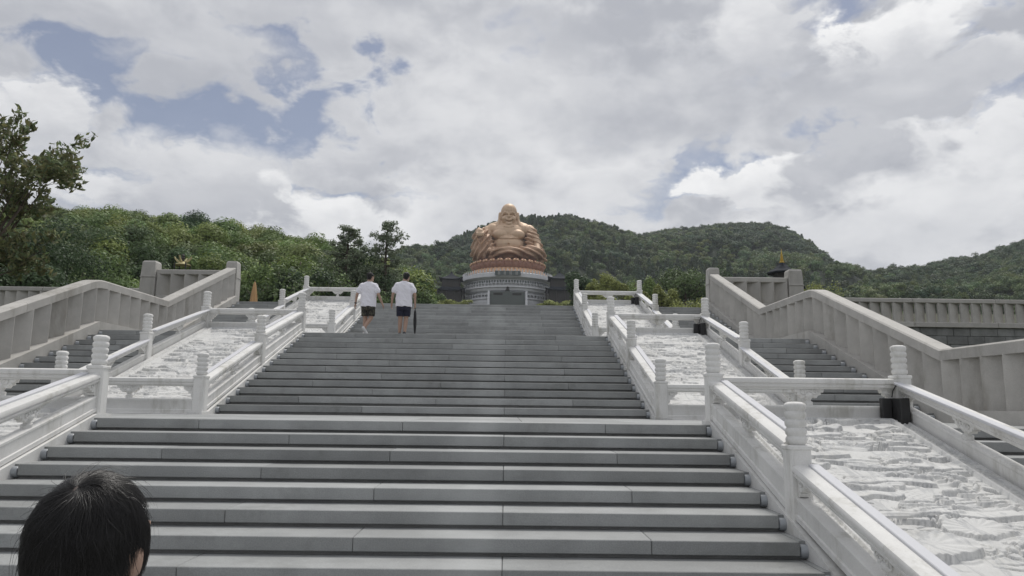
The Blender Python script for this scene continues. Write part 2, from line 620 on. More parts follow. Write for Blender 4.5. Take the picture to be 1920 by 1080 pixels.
def top_origin(o):
    while o.parent is not None:
        o = o.parent
    return ORIG.get(o.name, (0, 0, 0))


def part(name, mb, mat, parent, smooth=False):
    """world-coordinate builder -> a mesh part of `parent` (things are unrotated)"""
    me = mb.mesh(name, mat, smooth, top_origin(parent))
    return link(name, me, parent)


def solo(name, mb, mat, loc, label=None, cat=None, group=None, kind=None, smooth=False):
    me = mb.mesh(name, mat, smooth, loc)
    o = link(name, me, None, loc)
    ORIG[o.name] = tuple(loc)
    return tag(o, label, cat, group, kind)


def inst(name, me, parent, loc):
    """a part that shares mesh data; loc in world coordinates"""
    og = top_origin(parent)
    pl = (0, 0, 0)
    q = parent
    while q.parent is not None:
        pl = tuple(pl[i] + q.location[i] for i in range(3))
        q = q.parent
    return link(name, me, parent, tuple(loc[i] - og[i] - pl[i] for i in range(3)))


def remesh(mb, voxel, smooth=2, fac=0.5):
    """union of overlapping closed pieces as one continuous surface; returns (verts Nx3, faces list)"""
    me = bpy.data.meshes.new("tmp_blob")
    me.from_pydata(mb.v, [], mb.f)
    bm = bmesh.new(); bm.from_mesh(me); bmesh.ops.recalc_face_normals(bm, faces=bm.faces); bm.to_mesh(me); bm.free()
    o = bpy.data.objects.new("tmp_blob", me)
    COL.objects.link(o)
    r = o.modifiers.new("r", 'REMESH'); r.mode = 'VOXEL'; r.voxel_size = voxel; r.adaptivity = 0
    if smooth:
        q = o.modifiers.new("s", 'SMOOTH'); q.iterations = smooth; q.factor = fac
    dg = bpy.context.evaluated_depsgraph_get()
    dg.update()
    ev = o.evaluated_get(dg)
    m2 = bpy.data.meshes.new_from_object(ev)
    n = len(m2.vertices)
    v = np.empty(n * 3, np.float32); m2.vertices.foreach_get('co', v)
    nv = np.empty(n * 3, np.float32); m2.vertices.foreach_get('normal', nv)
    f = [tuple(p.vertices) for p in m2.polygons]
    bpy.data.objects.remove(o)
    bpy.data.meshes.remove(me)
    bpy.data.meshes.remove(m2)
    return v.reshape(-1, 3).astype(float), nv.reshape(-1, 3).astype(float), f


def mesh_np(name, v, f, mat, smooth=True):
    me = bpy.data.meshes.new(name)
    me.from_pydata([tuple(p) for p in v], [], f)
    if smooth:
        me.polygons.foreach_set('use_smooth', [True] * len(me.polygons))
    if mat:
        me.materials.append(MATS[mat])
    me.update()
    return me


# value noise for heightfields
class VNoise:
    def __init__(s, seed, n=64):
        s.g = np.random.default_rng(seed).random((n, n))
        s.n = n

    def __call__(s, x, y):
        x = np.asarray(x, float); y = np.asarray(y, float)
        xi = np.floor(x).astype(int); yi = np.floor(y).astype(int)
        fx = x - xi; fy = y - yi
        fx = fx * fx * (3 - 2 * fx); fy = fy * fy * (3 - 2 * fy)
        n = s.n
        a = s.g[xi % n, yi % n]; b = s.g[(xi + 1) % n, yi % n]
        c = s.g[xi % n, (yi + 1) % n]; d = s.g[(xi + 1) % n, (yi + 1) % n]
        return (a * (1 - fx) + b * fx) * (1 - fy) + (c * (1 - fx) + d * fx) * fy

    def fbm(s, x, y, o=4, g=0.5):
        t = 0; amp = 1; tot = 0
        for k in range(o):
            t = t + amp * s(x * 2 ** k + 13.7 * k, y * 2 ** k + 5.3 * k)
            tot += amp; amp *= g
        return t / tot

# ---------------------------------------------------------------- the stairs
class Flight:
    def __init__(s, key, words, z0, n, r, t, y0):
        s.key, s.words, s.z0, s.n, s.r, s.t, s.y0 = key, words, z0, n, r, t, y0
        s.yl = y0 + (n - 1) * t
        s.z1 = z0 + n * r
        s.m = r / t

    def nose(s, y):
        return s.z0 + s.r + (y - s.y0) * s.m


FA = Flight('A', 'lowest', -1.65, 11, 0.15, 0.478, -10 * 0.478)
FB = Flight('B', 'middle', 0.0, 12, 0.163, 0.482, 3.967)
FC = Flight('C', 'uppermost', FB.z1, 12, 0.168, 0.482, 13.30)
FLIGHTS = (FA, FB, FC)
HW = 3.79                      # half width of the central flight
XI, XO = 3.97, 6.40            # rail lines either side of the carved slope
SX0, SX1 = 6.70, 8.86          # side stairs
XG = 9.10                      # inner face of the grey balustrade
SLAB, RECESS = 0.118, 0.055
Y_START = -14.0
Y_END = 25.5


def core_profile():
    p = [(Y_START, -3.0), (Y_START, FA.z0 - SLAB)]
    for F in FLIGHTS:
        for k in range(F.n):
            y = F.y0 + k * F.t + RECESS
            p.append((y, F.z0 + k * F.r - SLAB + 0.002))
            p.append((y, F.z0 + (k + 1) * F.r - SLAB + 0.002))
    p.append((Y_END, FC.z1 - SLAB + 0.002))
    p.append((Y_END, -3.0))
    return p


stairs = link('staircase', None)
ORIG[stairs.name] = (0, 0, 0)
tag(stairs, kind='structure')
# core: strips between profile points so that every quad is planar
_mb = MB()
_p = core_profile()
for i in range(1, len(_p) - 2):
    (ya, za), (yb, zb) = _p[i], _p[i + 1]
    _mb.add([(-9.46, ya, za), (9.46, ya, za), (9.46, yb, zb), (-9.46, yb, zb)], [(0, 1, 2, 3)])
for sx in (-9.46, 9.46):
    for i in range(1, len(_p) - 2):
        (ya, za), (yb, zb) = _p[i], _p[i + 1]
        if abs(yb - ya) > 1e-6:
            _mb.add([(sx, ya, -3), (sx, yb, -3), (sx, yb, zb), (sx, ya, za)], [(0, 1, 2, 3)])
part('stair_core', _mb, 'core_granite', stairs)

_slab_cache = {}


def slab_mesh(w, depth):
    k = (round(w, 3), round(depth, 3))
    if k not in _slab_cache:
        _slab_cache[k] = MB().cbox(0.002, w - 0.002, 0, depth, -SLAB, 0, 0.006).mesh('step_slab', 'step_granite')
    return _slab_cache[k]


def lay_row(xs, y, z, depth):
    for a, b in zip(xs[:-1], xs[1:]):
        jit = random.uniform(-0.0015, 0.0015)
        inst('step_slab', slab_mesh(b - a, depth), stairs, (a, y + jit, z + jit))


T3 = 2 * HW / 3
ODD = [-HW, -T3 / 2, T3 / 2, HW]
EVEN = [-HW, -T3, 0.0, T3, HW]
_end = MB().box(0, 0.13, RECESS + 0.004, RECESS + 0.50, -SLAB, -0.003).mesh('tread_end', 'step_granite')
# round lamp housings let into both ends of every step
_lamp = MB().lathe([(0.030, -0.05), (0.050, -0.046), (0.058, -0.035), (0.060, 0.05)], seg=18, axis=0).mesh('step_lamp', 'lamp_shell', 35)
_lens = MB().lathe([(0.027, -0.056), (0.027, -0.048)], seg=14, axis=0).mesh('lamp_lens', 'dark_lens')
_lampR = MB().lathe([(0.060, -0.05), (0.058, 0.035), (0.050, 0.046), (0.030, 0.05)], seg=18, axis=0).mesh('step_lamp', 'lamp_shell', 35)
_lensR = MB().lathe([(0.027, 0.048), (0.027, 0.056)], seg=14, axis=0).mesh('lamp_lens', 'dark_lens')


def step_lamp(x, y, z, left_facing):
    a, b = (_lamp, _lens) if left_facing else (_lampR, _lensR)
    o = inst('step_lamp', a, stairs, (x, y, z))
    inst('lamp_lens', b, o, (x, y, z))


for F in FLIGHTS:
    for k in range(1, F.n + 1):
        y = F.y0 + (k - 1) * F.t
        z = F.z0 + k * F.r
        depth = F.t + 0.075
        odd = ((F.n - k) % 2 == 1) if F is FA else (k % 2 == 1)
        lay_row(ODD if odd else EVEN, y, z, depth)
        for s in (-1, 1):
            inst('tread_end', _end, stairs, (HW + 0.003 if s > 0 else -HW - 0.133, y, z))
            step_lamp(s * (HW + 0.052), y + 0.045, z - F.r + 0.066, s > 0)
            mid = SX0 + (0.42 if k % 2 else 0.60) * (SX1 - SX0)
            xs = [SX0, mid, SX1] if s > 0 else [-SX1, -mid, -SX0]
            lay_row(xs, y, z, depth)
            step_lamp(s * (SX1 + 0.04), y + 0.045, z - F.r + 0.066, s > 0)
            inst('tread_end', _end, stairs, (SX1 + 0.003 if s > 0 else -SX1 - 0.133, y, z))


# landings: rows of paving slabs behind the last nosing of each flight
_pave = {}


def pave(x0, x1, y0, y1, z, nx, ny):
    w, d = (x1 - x0) / nx, (y1 - y0) / ny
    key = (round(w, 3), round(d, 3))
    if key not in _pave:
        _pave[key] = MB().cbox(0.002, w - 0.002, 0.002, d - 0.002, -SLAB, 0, 0.004).mesh('paving_slab', 'step_granite')
    for i in range(nx):
        for j in range(ny):
            inst('paving_slab', _pave[key], stairs, (x0 + i * w, y0 + j * d, z + random.uniform(-0.001, 0.001)))


pave(-9.0, 9.0, Y_START, FA.y0 + RECESS - 0.004, FA.z0 - 0.001, 12, 8)
pave(-9.0, 9.0, FA.yl + FA.t + 0.08, FB.y0 + RECESS - 0.004, FA.z1 - 0.002, 12, 4)
pave(-9.0, 9.0, FB.yl + FB.t + 0.08, FC.y0 + RECESS - 0.004, FB.z1 - 0.002, 12, 4)
pave(-12.0, 12.0, FC.yl + FC.t + 0.08, Y_END, FC.z1 - 0.002, 12, 6)

# ---------------------------------------------------------------- white marble balustrades
def cap_profile():
    pr = [(0.070, 0.0)]
    h = 0.012
    for k in range(5):
        pr += [(0.080, h), (0.094, h + 0.020), (0.097, h + 0.045), (0.090, h + 0.064), (0.081, h + 0.070)]
        h += 0.076
    pr += [(0.060, h + 0.004), (0.02, h + 0.008)]
    return pr


_wob = lambda a, q: 0.022 * math.cos(8 * a + (q // 5) * 0.8) if 1 <= q <= 25 else 0.0
POSTCAP = MB().lathe(cap_profile(), seg=32, wob=_wob).mesh('post_cap', 'white_marble', 50)
_pb = MB().cbox(-0.098, 0.098, -0.098, 0.098, -0.35, 0.63, 0.012)
_pb.cbox(-0.108, 0.108, -0.108, 0.108, 0.61, 0.655, 0.010)
for sx, sy in ((1, 0), (-1, 0), (0, 1), (0, -1)):       # sunk panel lines as thin proud fillets
    if sx:
        _pb.box(sx * 0.098 - 0.004, sx * 0.098 + 0.004, -0.066, 0.066, 0.06, 0.58)
    else:
        _pb.box(-0.066, 0.066, sy * 0.098 - 0.004, sy * 0.098 + 0.004, 0.06, 0.58)
POST = _pb.mesh('post', 'white_marble')


def add_post(t, x, y, z):
    o = inst('post', POST, t, (x, y, z))
    inst('post_cap', POSTCAP, o, (x, y, z + 0.65))
    return o


RAIL_PROF = [(-0.062, 0.458), (0.062, 0.458), (0.066, 0.475), (0.080, 0.482), (0.082, 0.500), (0.074, 0.507), (0.074, 0.522), (0.088, 0.530),
             (0.090, 0.560), (0.078, 0.586), (0.045, 0.600), (-0.045, 0.600), (-0.078, 0.586), (-0.090, 0.560), (-0.088, 0.530),
             (-0.074, 0.522), (-0.074, 0.507), (-0.082, 0.500), (-0.080, 0.482), (-0.066, 0.475)]
LOW_PROF = [(-0.075, 0.0), (0.075, 0.0), (0.075, 0.055), (0.060, 0.065), (0.060, 0.200), (0.068, 0.210), (0.068, 0.237), (0.052, 0.250),
            (-0.052, 0.250), (-0.068, 0.237), (-0.068, 0.210), (-0.060, 0.200), (-0.060, 0.065), (-0.075, 0.055)]
VASE = [(0.030, 0.245), (0.058, 0.25), (0.060, 0.29), (0.034, 0.305), (0.040, 0.325), (0.066, 0.355), (0.072, 0.385), (0.060, 0.405), (0.040, 0.415), (0.055, 0.425), (0.055, 0.44)]
# cloud bracket hanging from the rail, along s
BRACKET = [(0.0, 0.465), (0.0, 0.250), (0.035, 0.265), (0.050, 0.305), (0.040, 0.330), (0.070, 0.330), (0.095, 0.350), (0.088, 0.380),
           (0.115, 0.372), (0.140, 0.392), (0.135, 0.415), (0.165, 0.412), (0.185, 0.465)]
CLOUD = [(-0.20, 0.465), (-0.185, 0.412), (-0.150, 0.415), (-0.155, 0.385), (-0.115, 0.372), (-0.095, 0.340), (-0.06, 0.355), (-0.03, 0.395),
         (0.03, 0.395), (0.06, 0.355), (0.095, 0.340), (0.115, 0.372), (0.155, 0.385), (0.150, 0.415), (0.185, 0.412), (0.20, 0.465)]
MEDAL = []


def spiral_relief(mb, s0, h0, x0, sgn, R=0.055, w=0.010):
    """a carved cloud scroll standing proud of a panel face (s, x, h)"""
    pts = []
    for i in range(15):
        a = i / 14 * 2.6 * math.pi
        r = R * (1 - 0.72 * i / 14)
        pts.append((s0 + r * math.cos(a), x0 + sgn * 0.004, h0 + r * math.sin(a)))
    mb.tube([(p[1], p[0], p[2]) for p in pts], w, 5)


def rail_panel(t, length, fn, detail=True):
    """one bay: lower slab, rail, vases and cloud brackets; fn maps (x, s, h) to the world"""
    e = 0.0
    L = length
    part('railing_panel', MB().prism([(x, h) for x, h in LOW_PROF], e, L, 1).map(fn), 'white_marble', t, 40)
    hr = part('handrail', MB().prism([(x, h) for x, h in RAIL_PROF], e, L, 1).map(fn), 'white_marble', t, 40)
    n = 2 if L > 1.5 else 1
    xs = [L * (k + 1) / (n + 1) for k in range(n)] if n > 1 else [L / 2]
    xs = [L / 2] if L < 3.2 else [L / 3, 2 * L / 3]
    for c in xs:
        part('vase', MB().lathe([(r, h) for r, h in VASE], (0, c, 0), 14).map(fn), 'white_marble', t, 50)
        m = MB().prism([(c + s, h) for s, h in CLOUD], -0.045, 0.045, 0)
        spiral_relief(m, c - 0.07, 0.425, -0.045, -1); spiral_relief(m, c + 0.07, 0.425, -0.045, -1)
        spiral_relief(m, c - 0.07, 0.425, 0.045, 1); spiral_relief(m, c + 0.07, 0.425, 0.045, 1)
        part('cloud_bracket', m.map(fn), 'white_marble', t)
    for (c, sg) in ((0.0, 1), (L, -1)):
        m = MB().prism([(c + sg * s, h) for s, h in BRACKET], -0.045, 0.045, 0)
        spiral_relief(m, c + sg * 0.075, 0.43, -0.045, -1, 0.05); spiral_relief(m, c + sg * 0.075, 0.43, 0.045, 1, 0.05)
        part('end_bracket', m.map(fn), 'white_marble', t)
    return hr


SIDE = {-1: 'left', 1: 'right'}


def sloped_run(F, s, inner):
    x = s * (XI if inner else XO)
    yb, yt = F.y0 - (0.85 if F is FA else 0.42), F.yl + 0.26
    if F is FC:
        yt = F.yl + 0.18
    where = ('beside the %s central flight, on the %s of the walkers' if inner else 'on the outer %s edge of the carved slope of the %s flight')
    lab = ('white marble balustrade along the %s edge of the %s central flight of steps' % (SIDE[s], F.words) if inner else
           'white marble balustrade between the carved slope and the %s side stairs, %s flight' % (SIDE[s], F.words))
    t = thing('marble_balustrade', (x, yb, F.z0), lab, 'balustrade', 'white marble balustrades')
    ym = (yb + yt) / 2 - (0.05 if F is FB else 0.0)
    if F is FA:
        ym = -2.42
    add_post(t, x, yb, F.z0)
    add_post(t, x, ym, F.nose(ym) - 0.01)
    add_post(t, x, yt, F.z1)
    # sloping kerb that carries the rail
    w0, w1 = 0.115, 0.15
    a, b = F.y0 - 0.30, F.yl + 0.12
    kx0, kx1 = (x - w0 - 0.0, x + w1) if s > 0 else (x - w1, x + w0)
    if not inner:
        kx0, kx1 = x - 0.15, x + 0.30 if s > 0 else x + 0.15
        if s < 0:
            kx0 = x - 0.30
    poly = [(a - 0.28, F.z0 - 0.3), (a - 0.28, F.z0 + 0.035), (a, F.z0 + 0.045), (b, F.z1 + 0.045), (b + 0.34, F.z1 + 0.045), (b + 0.34, F.z1 - 0.4)]
    part('kerb', MB().prism(poly, kx0, kx1, 0), 'white_marble', t)
    for (p, q) in ((yb, ym), (ym, yt)):
        lo, hi = p + 0.098, q - 0.098
        L = hi - lo
        zb_lo = max(F.z0 + 0.04, F.nose(lo) + 0.0) + 0.012
        zb_hi = min(F.z1 + 0.045, F.nose(hi) + 0.04) + 0.0
        zb_hi = F.nose(hi) + 0.02
        zt_lo = F.nose(lo) + 0.645 if p != yb else F.z0 + 0.60
        zt_lo = max(zt_lo, F.z0 + 0.60) if p == yb else zt_lo
        zt_hi = F.nose(hi) + 0.50

        def fn(xx, ss, h, lo=lo, L=L, a0=zb_lo, a1=zb_hi, b0=zt_lo, b1=zt_hi):
            u = ss / L
            z0 = a0 + (a1 - a0) * u
            z1 = b0 + (b1 - b0) * u
            return (x + xx, lo + ss, z0 + (z1 - z0) * h / 0.6)
        hr = rail_panel(t, L, fn)
        # pale metal lamp channel fixed on the carved side of the handrail
        sg = s if inner else -s
        c0, c1 = (0.055, 0.150)
        m = MB().cbox(min(sg * c0, sg * c1), max(sg * c0, sg * c1), 0.02, L - 0.02, 0.585, 0.622, 0.006).map(fn)
        part('light_channel', m, 'channel_metal', t)
    return t


def cross_run(F, s, top):
    """level balustrade closing the carved slope at its head or foot"""
    xa, xb = (XI + 0.10, XO - 0.10)
    y = F.yl + (0.26 if F is not FC else 0.18) if top else F.y0 - 0.42
    z = F.z1 if top else F.z0
    lab = 'short level white marble balustrade across the %s of the %s %s carved slope' % ('head' if top else 'foot', SIDE[s], F.words)
    t = thing('cross_balustrade', (s * (xa + xb) / 2, y, z), lab, 'balustrade', 'level cross balustrades')
    L = xb - xa

    def fn(xx, ss, h):
        return (s * (xa + ss), y + xx, z + 0.01 + h)
    rail_panel(t, L, fn)
    part('plinth', MB().cbox(min(s * xa, s * xb), max(s * xa, s * xb), y - 0.13, y + 0.13, z - 0.3, z + 0.012, 0.01), 'white_marble', t)
    return t


for F in FLIGHTS:
    for s in (-1, 1):
        sloped_run(F, s, True)
        sloped_run(F, s, False)
        cross_run(F, s, True)
        if F is not FA:
            cross_run(F, s, False)


# ---------------------------------------------------------------- carved slopes
def relief(F, s, seed, step):
    xa, xb = XI + 0.10, XO - 0.10
    y0, y1 = F.y0 - (0.75 if F is FA else 0.34), F.yl + 0.20
    W, L = xb - xa, y1 - y0
    nx, ny = int(W / step), int(L / step)
    U, V = np.meshgrid(np.linspace(0, W, nx + 1), np.linspace(0, L, ny + 1))
    rg = np.random.default_rng(seed)
    vn = VNoise(seed)
    wu = (vn.fbm(U * 3, V * 3, 3) - .5) * 0.10 
    wv = (vn.fbm(U * 3 + 31, V * 3 + 7, 3) - .5) * 0.09 
    Uw, Vw = U + wu, V + wv
    B = 0.20
    H = 0.006 * (vn.fbm(U * 1.5, V * 1.5, 3) - 0.5)

    def window(cu, cv, eu, ev):
        i0, i1 = max(0, int((cu - eu) / W * nx)), min(nx + 1, int((cu + eu) / W * nx) + 2)
        j0, j1 = max(0, int((cv - ev) / L * ny)), min(ny + 1, int((cv + ev) / L * ny) + 2)
        return slice(j0, j1), slice(i0, i1)

    # long flat-topped ledges: sheer on the downhill side with a cut line below, fading uphill
    for i in range(int(13 * L)):
        cu, cv = rg.uniform(0, W), rg.uniform(0, L)
        ru = rg.uniform(0.10, 0.30) if rg.random() < .65 else rg.uniform(0.3, 0.65)
        rv = rg.uniform(.03, .11)
        h = rg.uniform(0.018, 0.050)
        m = window(cu, cv, ru * 1.2 + .15, rv * 3 + .25)
        if U[m].size == 0:
            continue
        du = (Uw[m] - cu) / ru
        edge = cv + rv * 0.5 * du ** 2 + 0.35 * rv * np.sin(du * rg.uniform(2, 8) + rg.uniform(0, 6))
        dv = Vw[m] - edge
        on = (dv >= 0) & (dv < rv * 2.6) & (np.abs(du) < 1)
        prof = np.clip(1.25 - dv / (rv * 2.1), 0, 1)
        cut = (dv < 0) & (dv > -0.030) & (np.abs(du) < .95)
        Hm = H[m]
        Hm = np.where(cut, np.minimum(Hm, -0.042), np.where(on, np.maximum(Hm, h * prof + .4 * np.maximum(Hm, 0)), Hm))
        H[m] = Hm
    # banks of scrolled clouds: overlapping flat lobes, each with a spiral cut into it
    for i in range(int(6 * L)):
        cu, cv = rg.uniform(.2, W - .2), rg.uniform(.2, L - .2)
        nl = rg.integers(3, 8)
        for q in range(nl):
            a = cu + rg.normal() * .16; b = cv + rg.normal() * .05
            R_ = rg.uniform(.035, .095); h = rg.uniform(.016, .034)
            m = window(a, b, R_ * 1.1, R_ * 1.1)
            if U[m].size == 0:
                continue
            x_, y_ = U[m] - a, (V[m] - b) * 1.25
            d = np.sqrt(x_ * x_ + y_ * y_) / R_
            an = np.arctan2(y_, x_)
            top = h * (1 - .25 * d * d) - .014 * (np.sin(an * rg.choice([-1, 1]) + d * 11) > .72)
            H[m] = np.where(d < 1, np.maximum(top, H[m] * .4), H[m])
            H[m] = np.where((d >= 1) & (d < 1.16), np.minimum(H[m], -.028), H[m])
    # coils and branches: rounded ridges with cross cuts
    for i in range(int(4 * L)):
        cu, cv = rg.uniform(.2, W - .2), rg.uniform(.2, L - .2)
        a = rg.uniform(-.6, .6) + (math.pi if rg.random() < .5 else 0); cur = rg.uniform(-4, 4); ln = rg.uniform(.3, 1.1); r = rg.uniform(.016, .040)
        m = window(cu, cv, ln + .1, ln + .1)
        us, vs = U[m], V[m]
        d2 = np.full(us.shape, 9.0)
        par = np.zeros(us.shape)
        pu, pv = cu, cv
        for q in range(int(ln / 0.02)):
            pu += 0.02 * math.cos(a); pv += 0.014 * math.sin(a); a += cur * 0.02; cur += rg.uniform(-.5, .5)
            dd = (us - pu) ** 2 + (vs - pv) ** 2
            par = np.where(dd < d2, q, par)
            d2 = np.minimum(d2, dd)
        d = np.sqrt(d2) / r
        top = r * 1.15 * np.sqrt(np.clip(1 - d * d, 0, 1)) + .012 - .006 * (np.sin(par * 1.6) > .5)
        H[m] = np.where(d < 1, np.maximum(H[m], top), np.where(d < 1.35, np.minimum(H[m], -.012), H[m]))
    # little roofs and terraces
    for i in range(int(2.5 * L)):
        cu, cv = rg.uniform(.3, W - .3), rg.uniform(.3, L - .3)
        hw = rg.uniform(.07, .18)
        m = window(cu, cv, hw * 1.3, .2)
        for lev in range(3):
            w_ = hw * (1 - .25 * lev); v0 = cv + lev * .055
            dv = V[m] - v0 + .25 * np.abs(U[m] - cu) * (np.abs(U[m] - cu) > .7 * w_) * -.4
            on = (np.abs(U[m] - cu) < w_ * (1 - np.clip(dv / .09, 0, 1) * .5)) & (dv > 0) & (dv < .045)
            H[m] = np.where(on, np.maximum(H[m], .038 - .4 * dv), H[m])
            H[m] = np.where((np.abs(U[m] - cu) < w_) & (dv <= 0) & (dv > -.016), np.minimum(H[m], -.02), H[m])
    # engraved strokes, mostly across the slope
    for i in range(int(18 * L)):
        cu, cv = rg.uniform(.2, W - .2), rg.uniform(.2, L - .2)
        ln = rg.uniform(.10, .45); r = rg.uniform(.006, .013)
        du = (U - cu) / ln
        sel = (np.abs(du) < 1) & (np.abs(V - cv) < .2)
        line = cv + .05 * np.sin(du[sel] * rg.uniform(1, 5) + rg.uniform(0, 6)) * ln + rg.uniform(-.5, .5) * ln * du[sel] * .5
        d = np.abs(V[sel] - line)
        k = d < r * (1 - np.abs(du[sel])) + .004
        Hs = H[sel]; Hs[k] = Hs[k] - .040; H[sel] = Hs
    # fine chisel work: waves and cloud scrolls
    fine = np.sin(Uw * 70 + 9 * vn.fbm(U * 5, V * 5, 2)) * np.sin(Vw * 95 + 7 * vn.fbm(U * 4 + 3, V * 4, 2))
    patch = np.clip((vn.fbm(U * 2.5 + 40, V * 2.5, 3) - .5) * 7, 0, 1)
    H = H + .005 * patch * (fine > .1)
    # open calm water/sky: flatten a few patches
    for i in range(int(2.2 * L)):
        cu, cv = rg.uniform(.3, W - .3), rg.uniform(.3, L - .3)
        ru, rv = rg.uniform(.2, .5), rg.uniform(.08, .2)
        d = np.sqrt(((Uw - cu) / ru) ** 2 + ((Vw - cv) / rv) ** 2)
        k = np.clip((1.15 - d) / .3, 0, 1)
        H = H * (1 - .85 * k)
    if F is FA:
        # a great lotus leaf and boat low on the slope, long terrace ledges above them
        def plate(cu, cv, ru, rv, h, scal=7):
            nonlocal H
            an = np.arctan2(Vw - cv, U - cu)
            d = np.sqrt(((U - cu) / ru) ** 2 + ((V - cv) / rv) ** 2) * (1 + .05 * np.sin(scal * an))
            top = h * (1 - .35 * np.clip(1 - d, 0, 1)) + .006 * np.sin(an * 18) * np.clip(d, 0, 1)
            H = np.where(d < 1, np.maximum(top, H * .3), H)
        for (px, py, ru, rv, h) in ((1740, 1020, .42, .20, .060), (1640, 905, .30, .07, .04), (1830, 985, .3, .16, .035), (1620, 1000, .3, .09, .035)):
            d = C_F + C_R * (px - 960) / FPX - C_U * (py - 540) / FPX
            nn = np.array([0, -F.m, 1.0]); p0 = np.array([0, FA.yl, FA.z1 + 0.09])
            hit = CAM + d * (((p0 - CAM) @ nn) / (d @ nn))
            plate(hit[0] - xa if s > 0 else W - (hit[0] - xa), hit[1] - y0, ru, rv, h)
        for (cv, u0, u1) in ((L - 2.05, .3, 1.5), (L - 2.75, .55, 1.9), (L - 1.35, .25, 1.0), (L - .75, .25, 1.2)):
            e = cv + .03 * np.sin(U * 7) + .02 * vn.fbm(U * 9, V * 0, 2)
            dv = V - e
            k = (U > u0) & (U < u1) & (dv > 0) & (dv < .16)
            H = np.where(k, np.maximum(H, .034 * np.clip(1 - dv / .16, 0, 1) ** .5), H)
            H = np.where((U > u0) & (U < u1) & (dv <= 0) & (dv > -.02), -.04, H)
    # frame: a flat fillet and a border of small scrolls
    dB = np.minimum(np.minimum(U, W - U), np.minimum(V, L - V))
    scroll = 0.012 * (np.sin(U * 46 + 2.5 * np.sin(V * 31)) * np.sin(V * 46 + 2.5 * np.sin(U * 31)) > 0.05)
    border = np.where(dB < 0.025, 0.045, np.where(dB < 0.145, 0.022 + scroll, np.where(dB < 0.185, 0.052, 0)))
    H = np.where(dB < 0.185, border, H)
    H = np.where((dB >= .185) & (dB < .21), np.minimum(H, .004), H)
    # light smoothing
    K = H.copy()
    K[1:-1, 1:-1] = (H[1:-1, 1:-1] * 12 + H[:-2, 1:-1] + H[2:, 1:-1] + H[1:-1, :-2] + H[1:-1, 2:]) / 16
    H = K
    X = s * (xa + U)
    Y = y0 + V
    H = np.maximum(H, -.046)
    zl = np.minimum(F.z1 + 0.055, F.z0 + F.r + (Y - F.y0) * F.m + 0.05)
    zl = np.maximum(zl, F.z0 + 0.05 + 0 * Y)
    Z = zl + H
    v = np.stack([X, Y, Z], -1).reshape(-1, 3)
    idx = np.arange((nx + 1) * (ny + 1)).reshape(ny + 1, nx + 1)
    a, b, c, d = idx[:-1, :-1].ravel(), idx[:-1, 1:].ravel(), idx[1:, 1:].ravel(), idx[1:, :-1].ravel()
    q = np.stack([a, b, c, d], 1) if s > 0 else np.stack([a, d, c, b], 1)
    me = bpy.data.meshes.new('carved_slope')
    loc = np.array([s * (xa + W / 2), y0, F.z0])
    v = v - loc
    me.vertices.add(len(v)); me.vertices.foreach_set('co', v.astype(np.float32).ravel())
    me.loops.add(q.size); me.loops.foreach_set('vertex_index', q.astype(np.int32).ravel())
    me.polygons.add(len(q)); me.polygons.foreach_set('loop_start', np.arange(0, q.size, 4, dtype=np.int32))
    me.update(calc_edges=True)
    me.polygons.foreach_set('use_smooth', [True] * len(me.polygons))
    me.materials.append(MATS['relief_marble'])
    o = link('carved_relief', None, None, tuple(loc))
    ORIG[o.name] = tuple(loc)
    tag(o, 'sloping white marble slab carved in relief beside the %s flight, %s of the central steps' % (F.words, SIDE[s]), 'relief', 'carved marble slopes')
    link('carved_face', me, o)
    bd = MB().prism([(y0, F.z0 - 0.3), (y0, F.z0 + .03), (F.y0, F.z0 + F.r - 0.01), (y1 - .18, F.z1 - .02), (y1, F.z1 - .01), (y1, F.z0 - .3)], min(s * xa, s * xb) + .004, max(s * xa, s * xb) - .004, 0)
    part('slab_body', bd, 'relief_marble', o)


relief(FA, 1, 11, 0.0095)
relief(FA, -1, 12, 0.016)
relief(FB, 1, 13, 0.016)
relief(FB, -1, 14, 0.016)
relief(FC, 1, 15, 0.024)
relief(FC, -1, 16, 0.024)

# black equipment boxes in the upper outer corner of each right-hand slope
for F in FLIGHTS:
    y = F.yl + 0.12
    z = F.z1 + 0.09
    t = thing('equipment_box', (XO - 0.25, y, z), 'black equipment box in the outer top corner of the %s right carved slope' % F.words, 'box', 'black corner boxes')
    part('front_case', MB().cbox(XO - 0.335, XO - 0.215, y - 0.03, y + 0.055, z - 0.03, z + 0.27, 0.008), 'box_black', t)
    part('side_case', MB().cbox(XO - 0.205, XO - 0.085, y - 0.22, y + 0.055, z - 0.13, z + 0.27, 0.008), 'box_black', t)
    part('cable', MB().tube([(XO - 0.2, y - .01, z + .28), (XO - .19, y - .02, z + .36), (XO - .15, y - .02, z + .42), (XO - .13, y - .05, z + .45)], 0.008, 6), 'box_black', t)


# ---------------------------------------------------------------- grey stone balustrades beside the side stairs
def path_pts():
    """(y, ground z) of the walking line from the foot to the head"""
    return [(-11.0, FA.z0), (FA.y0 - 0.05, FA.z0), (FA.yl + .05, FA.z1), (FB.y0 - .05, FB.z0), (FB.yl + .05, FB.z1), (FC.y0 - .05, FC.z0), (FC.yl + 0.02, FC.z1)]


CAPW, CAPH = 0.36, 0.205
GREY_TOP = 1.30


